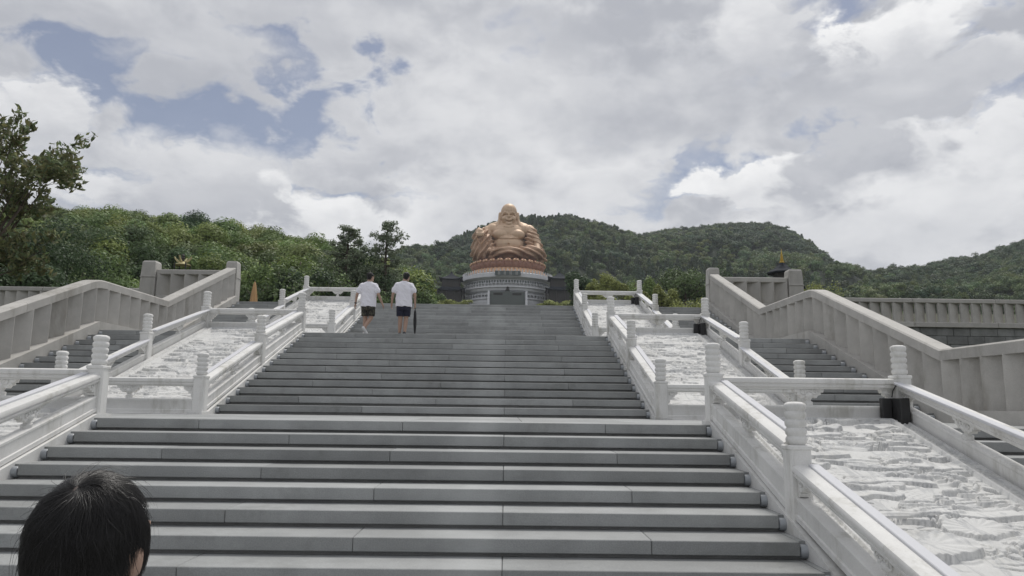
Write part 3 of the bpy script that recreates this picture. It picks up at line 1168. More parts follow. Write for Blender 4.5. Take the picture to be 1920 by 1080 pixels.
def cap_sweep(pts, width, height, x0, s, rnd=0.25):
    """rail cap: chamfered box swept along (y,z) points; mitred by vertical cuts, crest rounded"""
    q = []
    for i, (y, z) in enumerate(pts):
        if 0 < i < len(pts) - 1:
            (ya, za), (yb, zb) = pts[i - 1], pts[i + 1]
            m0, m1 = (z - za) / (y - ya), (zb - z) / (yb - y)
            if m1 - m0 < -0.05 and False:
                pass
        q.append((y, z))
    prof = [(0.0, -height), (width, -height), (width, -0.03), (width - 0.03, 0.0), (0.03, 0.0), (0.0, -0.03)]
    mb = MB()
    vs, fs = [], []
    n = len(prof)
    for (y, z) in q:
        for (a, h) in prof:
            vs.append((s * (x0 + a), y, z + h))
    for i in range(len(q) - 1):
        for k in range(n):
            j = (k + 1) % n
            fs.append((i * n + k, i * n + j, (i + 1) * n + j, (i + 1) * n + k))
    fs.append(tuple(range(n)))
    fs.append(tuple((len(q) - 1) * n + k for k in range(n)))
    return mb.add(vs, fs)


def soften(pts, r=0.35):
    """round the convex crests of a profile"""
    out = [pts[0]]
    for i in range(1, len(pts) - 1):
        (ya, za), (y, z), (yb, zb) = pts[i - 1], pts[i], pts[i + 1]
        m0, m1 = (z - za) / (y - ya), (zb - z) / (yb - y)
        if m1 < m0 - 0.05:
            for k in range(5):
                u = k / 4
                p0 = (y - r, z - m0 * r); p2 = (y + r, z + m1 * r)
                a = ((1 - u) ** 2, 2 * u * (1 - u), u * u)
                out.append((a[0] * p0[0] + a[1] * y + a[2] * p2[0], a[0] * p0[1] + a[1] * z + a[2] * p2[1]))
        else:
            out.append((y, z))
    out.append(pts[-1])
    return out


def zpath(y, pts):
    for (ya, za), (yb, zb) in zip(pts[:-1], pts[1:]):
        if ya <= y <= yb:
            return za + (zb - za) * (y - ya) / (yb - ya)
    return pts[-1][1] if y > pts[-1][0] else pts[0][1]


def pillar(mb, x, y, z, h, w):
    mb.cbox(x - w * .54, x + w * .54, y - w * .54, y + w * .54, z - .3, z + h * .58, .012)
    mb.cbox(x - w * .58, x + w * .58, y - w * .58, y + w * .58, z + h * .58, z + h * .60, .006)
    # tapered head with bevelled crown
    vs, fs = [], []
    for (hh, k) in ((.60, .53), (.955, .48), (1.0, .40)):
        for a, b in ((-1, -1), (1, -1), (1, 1), (-1, 1)):
            vs.append((x + a * k * w, y + b * k * w, z + h * hh))
    for r in range(2):
        for k in range(4):
            j = (k + 1) % 4
            fs.append((r * 4 + k, r * 4 + j, r * 4 + 4 + j, r * 4 + 4 + k))
    fs += [(3, 2, 1, 0), (8, 9, 10, 11)]
    mb.add(vs, fs)
    return mb


FIN_W, FIN_T, FIN_STEP = 0.60, 0.10, 0.57
_fin_cache = {}


def fin_mesh(slope, s, h0, h1, along='y', ang=-34):
    k = (round(slope, 3), s, round(h0, 3), round(h1, 3), along)
    if k not in _fin_cache:
        mb = MB().cbox(-FIN_W / 2, FIN_W / 2, -FIN_T / 2, FIN_T / 2, h0, h1, 0.012)
        a = math.radians(ang)
        ca, sa = math.cos(a), math.sin(a)

        def fn(u, w, z):
            p, q = u * ca - w * sa, u * sa + w * ca      # p along the run, q across
            if along == 'y':
                return (s * q, p, z + slope * p)
            return (s * p, q, z + slope * p)
        _fin_cache[k] = mb.map(fn).mesh('fin', 'grey_stone')
    return _fin_cache[k]


for s in (-1, 1):
    P = path_pts()
    t = thing('stone_balustrade', (s * XG, P[-1][0], FC.z1), 'long zigzag grey stone balustrade with upright fins on the outer %s of the side stairs' % SIDE[s], 'balustrade', 'grey stone side balustrades')
    top = [(y, z + GREY_TOP) for y, z in P]
    # caps: one stone between each pair of corners
    sm = soften(top, 0.30)
    ys_break = [P[i][0] for i in range(len(P))]
    segs = []
    for i in range(len(P) - 1):
        a, b = P[i][0], P[i + 1][0]
        pts = [p for p in sm if a - 0.001 <= p[0] <= b + 0.001]
        za, zb = (np.interp(a, [p[0] for p in sm], [p[1] for p in sm]), np.interp(b, [p[0] for p in sm], [p[1] for p in sm]))
        pts = [(a + .001, za)] + [p for p in pts if a + .01 < p[0] < b - .01] + [(b - .001, zb)]
        py_, pz_ = [p[0] for p in pts], [p[1] for p in pts]
        ncap = max(1, int(round((b - a) / 2.7)))
        for k in range(ncap):
            c0, c1 = a + (b - a) * k / ncap + .001, a + (b - a) * (k + 1) / ncap - (.007 if k < ncap - 1 else .001)
            sub = [(c0, float(np.interp(c0, py_, pz_)))] + [p for p in pts if c0 + .01 < p[0] < c1 - .01] + [(c1, float(np.interp(c1, py_, pz_)))]
            part('rail_cap', cap_sweep(sub, CAPW, CAPH, XG - 0.02, s), 'grey_stone', t)
        # stringer / plinth under the fins
        m = MB()
        z0a, z0b = P[i][1], P[i + 1][1]
        poly = [(a, z0a - 0.5), (b, z0b - 0.5), (b, z0b + 0.215), (a, z0a + 0.215)]
        x0, x1 = XG - 0.13, XG + 0.40
        m.prism(poly, min(s * x0, s * x1), max(s * x0, s * x1), 0)
        part('plinth', m, 'grey_stone', t)
        nf = max(1, int(round((b - a) / FIN_STEP)))
        sl = (z0b - z0a) / (b - a)
        me = fin_mesh(sl, s, 0.20, GREY_TOP - CAPH + 0.01)
        for k in range(nf):
            y = a + (k + .5) * (b - a) / nf
            inst('fin', me, t, (s * (XG + 0.17), y, z0a + (z0b - z0a) * (k + .5) / nf))
    # head: tall pillar, a return rail and an outer pillar
    part('pillar', pillar(MB(), s * 9.28, FC.yl + .30, FC.z1, 1.58, .42), 'grey_stone', t)
    part('outer_pillar', pillar(MB(), s * 12.42, FC.yl + .30, FC.z1, 1.55, .52), 'grey_stone', t)
    ya = FC.yl + .30
    xa_, xb_ = 9.28 + .22, 12.42 - .28
    part('rail_cap', MB().cbox(min(s * xa_, s * xb_), max(s * xa_, s * xb_), ya - .17, ya + .17, FC.z1 + 1.03, FC.z1 + 1.22, .02), 'grey_stone', t)
    part('plinth', MB().cbox(min(s * (9.46), s * xb_), max(s * 9.46, s * xb_), ya - .2, ya + .2, FC.z1 - 1.5, FC.z1 + .2, .02), 'grey_stone', t)
    me = fin_mesh(0.0, s, 0.19, 1.04, 'x')
    for k in range(5):
        inst('fin', me, t, (s * (xa_ + (k + .5) * (xb_ - xa_) / 5), ya, FC.z1))

# terrace fences at the back on both sides with the retaining wall below
FY = 25.7
_blk = [MB().cbox(0.006, w - .006, -0.10, 0.25, 0.006, 0.40 - .006, 0.02).mesh('block', 'block_stone') for w in (1.0, 1.3, 0.8)]
for s in (-1, 1):
    z = FC.z1
    xa_, xb_ = 12.7, 47.0
    t = thing('terrace_fence', (s * xa_, FY, z), 'straight grey stone fence with upright fins on the %s terrace wall' % SIDE[s], 'fence', 'terrace fences')
    n = int((xb_ - xa_) / 4.0)
    for i in range(n):
        a, b = xa_ + i * 4.0, xa_ + (i + 1) * 4.0
        part('rail_cap', MB().cbox(min(s * a, s * b) + .003, max(s * a, s * b) - .003, FY - .17, FY + .17, z + 1.30, z + 1.50, .02), 'grey_stone', t)
        part('plinth', MB().cbox(min(s * a, s * b) + .003, max(s * a, s * b) - .003, FY - .24, FY + .24, z + .12, z + .36, .02), 'grey_stone', t)
    me = fin_mesh(0.0, 1, 0.35, 1.31, 'x', 24)
    k = 0
    x = xa_ + .3
    while x < xa_ + n * 4.0:
        inst('fin', me, t, (s * x, FY, z))
        x += 0.54
    w = thing('retaining_wall', (s * xa_, FY, -1.6), 'dark coursed stone retaining wall below the %s terrace fence' % SIDE[s], 'wall')
    part('wall_body', MB().box(min(s * 9.5, s * 48), max(s * 9.5, s * 48), FY - .02, FY + .4, -3, z + .118), 'block_stone', w)
    for r in range(10):
        zz = z + .118 - (r + 1) * .40
        if zz < -0.4:
            break
        x = 12.0 + (r % 3) * .35
        while x < 30:
            wi = random.randrange(3)
            wd = (1.0, 1.3, .8)[wi]
            inst('block', _blk[wi], w, (s * x if s > 0 else -x - wd, FY + random.uniform(-.03, .01), zz))
            x += wd

# ---------------------------------------------------------------- ground and hills
def smooth(a, b, x):
    u = np.clip((x - a) / (b - a), 0, 1)
    return u * u * (3 - 2 * u)


def grid_mesh(name, X, Y, Z, mat):
    ny, nx = X.shape
    v = np.stack([X, Y, Z], -1).reshape(-1, 3)
    idx = np.arange(nx * ny).reshape(ny, nx)
    q = np.stack([idx[:-1, :-1].ravel(), idx[:-1, 1:].ravel(), idx[1:, 1:].ravel(), idx[1:, :-1].ravel()], 1)
    me = bpy.data.meshes.new(name)
    me.vertices.add(len(v)); me.vertices.foreach_set('co', v.astype(np.float32).ravel())
    me.loops.add(q.size); me.loops.foreach_set('vertex_index', q.astype(np.int32).ravel())
    me.polygons.add(len(q)); me.polygons.foreach_set('loop_start', np.arange(0, q.size, 4, dtype=np.int32))
    me.update(calc_edges=True)
    me.polygons.foreach_set('use_smooth', [True] * len(me.polygons))
    me.materials.append(MATS[mat])
    return me


def ground_z(x, y):
    """level garden below the stairs, terrace behind them, a long rise to the statue"""
    low = -1.95
    ter = FC.z1 - 0.13
    z = np.where(y < 25.8, low, ter + np.clip((y - 60) * 0.147, 0, 57.0))
    z = np.where(y > 450, ter + 57.0, z)
    return z


_xs = np.concatenate([np.linspace(-2500, -120, 24), np.linspace(-100, 100, 41), np.linspace(120, 2500, 24)])
_ys = np.concatenate([np.linspace(-600, -20, 12), np.linspace(-15, 25.78, 12), [25.82], np.linspace(30, 60, 6), np.linspace(70, 460, 40), np.linspace(500, 3500, 20)])
_X, _Y = np.meshgrid(_xs, _ys)
_g = link('ground', grid_mesh('ground', _X, _Y, ground_z(_X, _Y), 'soil'))
tag(_g, kind='structure')
_pl = MB()
_pl.box(-12.0, 12.0, Y_END + 0.002, 58, FC.z1 - .12, FC.z1 - .004)
solo('plaza', _pl, 'pave_stone', (0, Y_END, FC.z1), kind='structure')


def hill(name, ridge, D, Df, zf, drop, amp, seed, na=160, ns=60, pw=0.85, back=0.35):
    """ridge: photograph skyline as (px, py); returns surface sampler. D ridge distance, Df foot distance (metres beyond the camera)"""
    vn = VNoise(seed)
    cols = np.linspace(ridge[0][0], ridge[-1][0], na)
    rows = np.interp(cols, [p[0] for p in ridge], [p[1] for p in ridge])
    tx, tz = [], []
    for px, py in zip(cols, rows):
        d = C_F + C_R * (px - 960) / FPX - C_U * (py - 540) / FPX
        tx.append(d[0] / d[1]); tz.append(d[2] / d[1])
    tx, tz = np.array(tx), np.array(tz)
    S = np.linspace(0, 1 + back, ns)

    def surf(a, s):
        dist = Df + (D - Df) * s
        t_x = np.interp(a, cols, tx); zr = np.interp(a, cols, tz) * D + CAM[2] - drop
        x = CAM[0] + t_x * dist
        y = CAM[1] + dist
        sc = 1.0 / (0.10 * D)
        n = (vn.fbm(x * sc + 3, y * sc + 8, 5) - 0.5)
        up = np.clip(s, 0, 1) ** pw
        z = zf + (zr - zf) * up
        z = z + amp * n * np.sin(np.clip(s, 0, 1) * math.pi) ** 0.7 * D * 0.1
        z = np.where(s > 1, zr - (s - 1) * (zr - zf) * 1.2, z)
        return x, y, z
    A, SS = np.meshgrid(cols, S)
    X, Y, Z = surf(A, SS)
    o = link('hill', grid_mesh('hill', X, Y, Z, 'forest_floor'))
    tag(o, kind='structure')
    return surf, cols[0], cols[-1]


# ---------------------------------------------------------------- foliage
def quads_to_mesh(name, C, N, size, tint, mat='leaf', aspect=1.0, up=None, tri=False):
    """one mesh of many small leaf faces: centres C, normals N, half sizes, per-leaf colour"""
    n = len(C)
    N = N / np.maximum(1e-6, np.linalg.norm(N, axis=1, keepdims=True))
    ref = np.random.default_rng(n).normal(size=(n, 3)) if up is None else up
    T = np.cross(N, ref); T /= np.maximum(1e-6, np.linalg.norm(T, axis=1, keepdims=True))
    Bt = np.cross(N, T)
    s = np.asarray(size).reshape(-1, 1)
    # kite-shaped leaf with a slight fold
    v = np.stack([C - Bt * s * aspect, C + T * s * 0.6 - N * s * .12, C + Bt * s * aspect, C - T * s * 0.6 - N * s * .12], 1).reshape(-1, 3)
    me = bpy.data.meshes.new(name)
    me.vertices.add(4 * n); me.vertices.foreach_set('co', v.astype(np.float32).ravel())
    q = np.arange(4 * n, dtype=np.int32)
    me.loops.add(4 * n); me.loops.foreach_set('vertex_index', q)
    me.polygons.add(n); me.polygons.foreach_set('loop_start', np.arange(0, 4 * n, 4, dtype=np.int32))
    me.update(calc_edges=True)
    at_ = me.attributes.new('tint', 'FLOAT_COLOR', 'POINT')
    col = np.ones((n, 4, 4), np.float32)
    col[:, :, :3] = np.asarray(tint)[:, None, :]
    at_.data.foreach_set('color', col.ravel())
    me.materials.append(MATS[mat])
    return me


def crown_points(rg, n, shape):
    """unit crown samples (positions, normals) near the outer shell of lumpy lobes"""
    if shape == 'round':
        lobes = [(rg.normal(size=3) * (.42, .42, .33), rg.uniform(.38, .6)) for _ in range(9)]
    elif shape == 'plume':      # bamboo: leaning feathery plumes from a common foot
        lobes = []
        for _ in range(6):
            a = rg.uniform(0, 6.28); r = rg.uniform(.1, .55)
            lobes.append((np.array([r * math.cos(a), r * math.sin(a), rg.uniform(-.25, .55)]), rg.uniform(.30, .5)))
    elif shape == 'spire':
        lobes = [(np.array([rg.normal() * .12 * (1 - k / 8), rg.normal() * .12 * (1 - k / 8), -0.8 + 1.7 * k / 8]), .55 * (1 - k / 9.5) + .07) for k in range(9)]
    L = rg.integers(0, len(lobes), n)
    d = rg.normal(size=(n, 3)); d /= np.linalg.norm(d, axis=1, keepdims=True)
    d[:, 2] = np.where(d[:, 2] < -0.3, -d[:, 2] * .6, d[:, 2])
    c = np.array([l[0] for l in lobes])[L]; r = np.array([l[1] for l in lobes])[L]
    p = c + d * (r * rg.uniform(.62, 1.05, n))[:, None]
    return p, d


GREENS = {'bamboo': (0.205, 0.275, 0.092), 'broad': (0.130, 0.185, 0.075), 'dark': (0.075, 0.115, 0.058), 'pine': (0.195, 0.235, 0.155), 'lime': (0.270, 0.300, 0.100),
          'olive': (0.145, 0.195, 0.072)}


def scatter_tree():
    """geometry-node group: tree meshes on points with per-point turn, size, species and colour"""
    ng = bpy.data.node_groups.new('wood_scatter', 'GeometryNodeTree')
    ng.interface.new_socket('Geometry', in_out='INPUT', socket_type='NodeSocketGeometry')
    ng.interface.new_socket('Geometry', in_out='OUTPUT', socket_type='NodeSocketGeometry')
    gi = ng.nodes.new('NodeGroupInput'); go = ng.nodes.new('NodeGroupOutput')
    m2p = ng.nodes.new('GeometryNodeMeshToPoints')
    iop = ng.nodes.new('GeometryNodeInstanceOnPoints')
    ci = ng.nodes.new('GeometryNodeCollectionInfo')
    ci.inputs['Separate Children'].default_value = True
    ci.inputs['Reset Children'].default_value = True
    iop.inputs['Pick Instance'].default_value = True

    def attr(nm, ty):
        n = ng.nodes.new('GeometryNodeInputNamedAttribute')
        n.data_type = ty
        n.inputs[0].default_value = nm
        return [o for o in n.outputs if o.enabled and o.name == 'Attribute'][0]
    L = ng.links.new
    L(gi.outputs[0], m2p.inputs[0]); L(m2p.outputs[0], iop.inputs['Points']); L(ci.outputs[0], iop.inputs['Instance'])
    L(attr('idx', 'INT'), iop.inputs['Instance Index'])
    L(attr('rot', 'FLOAT_VECTOR'), iop.inputs['Rotation'])
    L(attr('scl', 'FLOAT_VECTOR'), iop.inputs['Scale'])
    L(iop.outputs[0], go.inputs[0])
    return ng, ci


def forest(name, surf, a0, a1, n, s0, s1, kinds, hgt, cards, size, seed, label, cat, clumpy=1.0, jit=.35, dim=1.0):
    rg = np.random.default_rng(seed)
    vn = VNoise(seed + 1)
    NV = 5
    protos = bpy.data.collections.new(name + '_species')
    for k, (shape, col, w, hs) in enumerate(kinds):
        for j in range(NV):
            r2 = np.random.default_rng(seed * 31 + k * 7 + j)
            p, d = crown_points(r2, cards, shape)
            q = p * np.array([.48, .48, .52]) + np.array([0, 0, .45])
            nn = d + r2.normal(size=d.shape) * jit + np.array([0, 0, .2])
            me = quads_to_mesh(name + '_tree', q, nn, size * r2.uniform(.6, 1.4, cards), np.ones((cards, 3)), 'leaf_far', aspect=1.15)
            protos.objects.link(bpy.data.objects.new('%s_%02d' % (name, k * NV + j), me))
    a = rg.uniform(a0, a1, n)
    s = s0 + (s1 - s0) * np.sqrt(rg.random(n))
    x, y, z = surf(a, s)
    ws = np.array([k[2] for k in kinds])
    # species come in patches
    fld = np.stack([vn.fbm(x * clumpy / 40 + 17 * i, y * clumpy / 40 + 5 * i, 3) + rg.normal(size=n) * .07 for i in range(len(kinds))], 1) + ws[None] * .5
    sp = fld.argmax(1)
    hs = np.array([k[3] for k in kinds])[sp]
    h = hgt * hs * rg.uniform(.8, 1.2, n)
    base = np.array([GREENS[k[1]] for k in kinds])[sp] * dim * rg.uniform(.72, 1.28, (n, 1)) * np.stack([rg.uniform(.85, 1.2, n), np.ones(n), rg.uniform(.8, 1.2, n)], 1)
    me = bpy.data.meshes.new(name)
    me.vertices.add(n)
    me.vertices.foreach_set('co', np.stack([x, y, z], 1).astype(np.float32).ravel())
    me.attributes.new('idx', 'INT', 'POINT').data.foreach_set('value', (sp * NV + rg.integers(0, NV, n)).astype(np.int32))
    me.attributes.new('rot', 'FLOAT_VECTOR', 'POINT').data.foreach_set('vector', np.stack([rg.normal(size=n) * .06, rg.normal(size=n) * .06, rg.uniform(0, 6.28, n)], 1).astype(np.float32).ravel())
    me.attributes.new('scl', 'FLOAT_VECTOR', 'POINT').data.foreach_set('vector', np.stack([h * rg.uniform(.9, 1.2, n), h * rg.uniform(.9, 1.2, n), h], 1).astype(np.float32).ravel())
    col = np.ones((n, 4), np.float32); col[:, :3] = base
    me.attributes.new('tint', 'FLOAT_COLOR', 'POINT').data.foreach_set('color', col.ravel())
    o = link(name, me)
    ng, ci = scatter_tree()
    ci.inputs['Collection'].default_value = protos
    md = o.modifiers.new('scatter', 'NODES')
    md.node_group = ng
    tag(o, label, cat, kind='stuff')
    return o


# left: bamboo-covered hill close by
ridge_l = [(-260, 395), (0, 402), (100, 404), (200, 407), (300, 416), (400, 427), (470, 441), (540, 455), (600, 466), (660, 478), (740, 520), (820, 560)]
surf_l, a0, a1 = hill('hill', ridge_l, 230, 92, 5.0, 9.6, 0.32, 3, back=0.5)
forest('bamboo_forest', surf_l, -120, 790, 820, 0.03, 1.03,
       [('plume', 'bamboo', 1.25, 1.0), ('round', 'broad', .92, .92), ('round', 'dark', .80, .92), ('plume', 'olive', 1.10, .95)], 11.5, 5200, .018, 21,
       'bamboo and broadleaf wood covering the near hill on the left', 'forest')
# right: long wooded ridge behind the statue
ridge_m = [(690, 548), (740, 516), (800, 486), (860, 455), (900, 440), (960, 417), (1000, 411), (1025, 414), (1065, 405), (1110, 420), (1160, 435), (1200, 440), (1260, 427), (1330, 420), (1400, 414),
           (1440, 414), (1480, 427), (1520, 452), (1560, 488), (1590, 515), (1620, 545), (1660, 580)]
surf_m, b0, b1 = hill('hill', ridge_m, 1050, 520, 62.0, 12.0, 0.75, 5, na=220, ns=90, pw=0.8)
forest('ridge_forest', surf_m, 700, 1650, 7600, 0.05, 1.02,
       [('round', 'dark', 1.04, 1.0), ('round', 'broad', 1.0, .9), ('spire', 'dark', .93, 1.1), ('plume', 'olive', .97, .85)], 12.0, 900, .040, 22,
       'dense dark wood covering the long ridge behind the statue', 'forest', .45)
# far right hill and the blue distance between
ridge_r = [(1540, 545), (1620, 520), (1680, 507), (1740, 500), (1780, 490), (1840, 482), (1900, 466), (1980, 452), (2150, 448)]
surf_r, c0, c1 = hill('hill', ridge_r, 760, 330, 20.0, 8.0, 0.6, 8, pw=.8)
forest('slope_forest', surf_r, 1560, 2060, 3000, 0.05, 1.02,
       [('round', 'dark', 1.0, 1.0), ('round', 'broad', 1.0, .9), ('plume', 'olive', .98, .85)], 11.0, 1000, .038, 23,
       'wooded slope on the far right beyond the terrace fence', 'forest', .5)
ridge_f = [(1500, 530), (1560, 507), (1600, 503), (1625, 504), (1660, 512), (1720, 530), (1800, 560)]
surf_f, d0, d1 = hill('hill', ridge_f, 2300, 1700, 150.0, 12.0, 0.5, 9, na=60, ns=24)
forest('distant_forest', surf_f, 1540, 1700, 900, 0.3, 1.02, [('round', 'dark', 1.0, 1.0), ('round', 'broad', 1.0, .9)], 14.0, 500, .06, 24,
       'hazy blue wooded hilltop in the dip between two ridges', 'forest', .3)


# ---------------------------------------------------------------- single trees
ORD = ['first', 'second', 'third', 'fourth', 'fifth', 'sixth', 'seventh', 'eighth', 'ninth', 'tenth', 'eleventh', 'twelfth', 'thirteenth', 'fourteenth', 'fifteenth', 'sixteenth', 'seventeenth']


def nth(rows, i):
    """left-to-right place of row i among rows (first entry is the photograph column)"""
    return ORD[sorted(range(len(rows)), key=lambda k: rows[k][0]).index(i)]


def leaf_tree(name, loc, h, w, col, label, cat, group, shape='round', cards=900, size=.22, seed=0, trunk_r=None, clear=.25, lean=0.0):
    rg = np.random.default_rng(seed)
    t = thing(name, loc, label, cat, group)
    x, y, z = loc
    tr = trunk_r or h * .018
    m = MB()
    top = (x + lean * h, y, z + h * .8)
    m.tube([(x, y, z - .3), (x + lean * h * .3, y, z + h * .35), top], [tr * 1.3, tr, tr * .35], 7)
    for k in range(6):
        a = rg.uniform(0, 6.28); u = rg.uniform(.3, .65)
        b = np.array([x + lean * h * u, y, z + h * u])
        e = b + np.array([math.cos(a) * w * .36, math.sin(a) * w * .36, h * rg.uniform(.1, .25)])
        m.tube([b, (b + e) / 2 + (0, 0, -.03 * h), e], [tr * .5, tr * .35, tr * .12], 5)
    part('trunk', m, 'bark', t, 'full')
    p, d = crown_points(rg, cards, shape)
    ch = h * (1 - clear)
    q = p * np.array([w * .52, w * .52, ch * .52]) + np.array([x + lean * h, y, z + h * clear + ch * .5])
    nn = d + rg.normal(size=d.shape) * .5 + np.array([0, 0, .25])
    base = np.array(GREENS[col]) * rg.uniform(.85, 1.15)
    tint = base[None] * rg.uniform(.7, 1.3, (cards, 1))
    me = quads_to_mesh('crown', q - np.array(loc), nn, size * rg.uniform(.6, 1.4, cards), tint)
    link('crown', me, t)
    return t


def gz(x, y):
    return float(ground_z(np.array(x), np.array(y)))


def place(px, Y, dz=0.0):
    p = at(px, 560, Y)
    return (float(p[0]), Y, gz(p[0], Y) + dz)


# bright young bamboo behind the upper right rails
YB = [(1112, 120, 528, 5), (1140, 128, 512, 6.5), (1166, 122, 522, 5.5), (1192, 135, 508, 7), (1218, 128, 516, 6), (1150, 108, 540, 4.5), (1180, 110, 545, 4.5),
      (1240, 118, 530, 5.0), (1262, 112, 540, 4.5), (1130, 104, 548, 4), (1205, 106, 542, 4.2)]
for i, (px, Y, top, wd) in enumerate(YB):
    loc = place(px, Y)
    h = float(at(px, top, Y)[2]) - loc[2]
    leaf_tree('bamboo_clump', loc, h, wd * .9, 'lime' if i not in (3, 4) else 'bamboo', 'yellow-green bamboo behind the upper right rails, %s from the left' % nth(YB, i), 'bamboo',
              'young bamboo behind the upper right rails', 'plume', 2600, .19, 100 + i, clear=.2)
# dark round trees right of it
DT = [(1097, 150, 520, 8), (1285, 140, 505, 11), (1315, 150, 512, 11), (1255, 165, 498, 12), (1345, 145, 520, 10), (1375, 160, 525, 9)]
for i, (px, Y, top, wd) in enumerate(DT):
    loc = place(px, Y)
    h = float(at(px, top, Y)[2]) - loc[2]
    leaf_tree('broadleaf_tree', loc, h, wd, 'broad' if i % 2 else 'dark', 'dark round tree right of the statue base, %s of six from the left' % nth(DT, i), 'tree',
              'dark trees right of the statue', 'round', 3600, .26, 130 + i, clear=.15)
SH = [(1300, 70, 553), (1325, 72, 556), (1272, 74, 557), (1030, 260, 563), (1060, 255, 563), (838, 250, 561), (868, 260, 562), (1500, 90, 518), (1530, 95, 522)]
for i, (px, Y, top) in enumerate(SH):
    loc = place(px, Y)
    h = float(at(px, top, Y)[2]) - loc[2]
    far = Y > 200
    leaf_tree('shrub', loc, h, h * .5 if not far else 8, 'lime', 'low yellow-green shrub peeping over the top landing edge, %s from the left' % nth(SH, i), 'shrub', 'yellow-green shrubs above the landing', 'round', 1600, .11 if not far else .3, 150 + i, clear=.3)
# dark mass of trees left of the walkers
GV = [(520, 75, 470, 9, 'broad'), (560, 82, 452, 9, 'bamboo'), (600, 88, 455, 10, 'broad'), (640, 95, 470, 11, 'dark'), (685, 84, 482, 9, 'dark'), (575, 66, 495, 8, 'bamboo'),
      (620, 70, 505, 8, 'dark'), (660, 72, 512, 8, 'broad'), (705, 76, 520, 7, 'dark'), (785, 140, 532, 8, 'dark'), (770, 110, 535, 7, 'broad'), (803, 170, 545, 7, 'broad'),
      (750, 100, 525, 6, 'dark'), (540, 62, 512, 7, 'dark'), (500, 60, 500, 8, 'broad'), (470, 66, 478, 9, 'bamboo'), (735, 120, 522, 7, 'broad')]
for i, (px, Y, top, wd, col) in enumerate(GV):
    loc = place(px, Y)
    h = float(at(px, top, Y)[2]) - loc[2]
    leaf_tree('bamboo_clump' if col == 'bamboo' else 'broadleaf_tree', loc, h, wd, col, '%s in the grove behind the walkers, %s from the left' % ({'bamboo': 'light green bamboo', 'dark': 'dark leafy tree', 'broad': 'mid-green leafy tree'}[col], nth(GV, i)),
              'bamboo' if col == 'bamboo' else 'tree', 'grove left of the statue', 'plume' if col == 'bamboo' else 'round', 4200, .17, 200 + i, clear=.1)


def pine(px, Y, top, label, seed, wmax, dense):
    rg = np.random.default_rng(seed)
    loc = place(px, Y)
    x, y, z = loc
    h = float(at(px, top, Y)[2]) - z
    t = thing('pine_tree', loc, label, 'pine tree', 'pines left of the statue')
    m = MB()
    m.tube([(x, y, z - .3), (x + .1, y, z + h * .3), (x - .15, y, z + h * .65), (x, y, z + h * .97)], [.30, .24, .16, .05], 8)
    pads = []
    nb = 44
    for k in range(nb):
        u = .36 + .62 * (k / nb) + rg.uniform(-.02, .02)
        a = k * 2.4 + rg.uniform(-.5, .5)
        prof = wmax * (1.0 - ((u - .5) / .52) ** 2) ** .6 if abs(u - .5) < .5 else wmax * .25
        L = prof * rg.uniform(.55, 1.1)
        b = np.array([x, y, z + h * u])
        e = b + np.array([math.cos(a) * L, math.sin(a) * L, L * rg.uniform(.0, .35)])
        mid = (b + e) / 2 + np.array([0, 0, -.05 * L])
        m.tube([b, mid, e], [.07, .05, .02], 5)
        for f in (.4, .6, .78, .92, 1.06):
            pads.append((b + (e - b) * f + rg.normal(size=3) * .28, rg.uniform(.38, .72)))
    part('trunk', m, 'bark', t, 'full')
    C, N = [], []
    for (c, r) in pads:
        n = int(dense * r)
        d = rg.normal(size=(n, 3)); d /= np.linalg.norm(d, axis=1, keepdims=True)
        C.append(c + d * np.array([1, 1, .62]) * r * rg.uniform(.3, 1, (n, 1))); N.append(d + rg.normal(size=(n, 3)) * .6 + np.array([0, 0, .4]))
    C = np.concatenate(C); N = np.concatenate(N)
    tint = np.array(GREENS['pine'])[None] * rg.uniform(.7, 1.35, (len(C), 1))
    link('crown', quads_to_mesh('crown', C - np.array(loc), N, .11 * rg.uniform(.6, 1.4, len(C)), tint, aspect=1.5), t)


pine(722, 80, 414, 'tall open pine standing clear against the sky behind the walkers', 301, 2.9, 48)
pine(648, 80, 424, 'shorter dense pine just left of the tall open pine', 302, 2.7, 64)


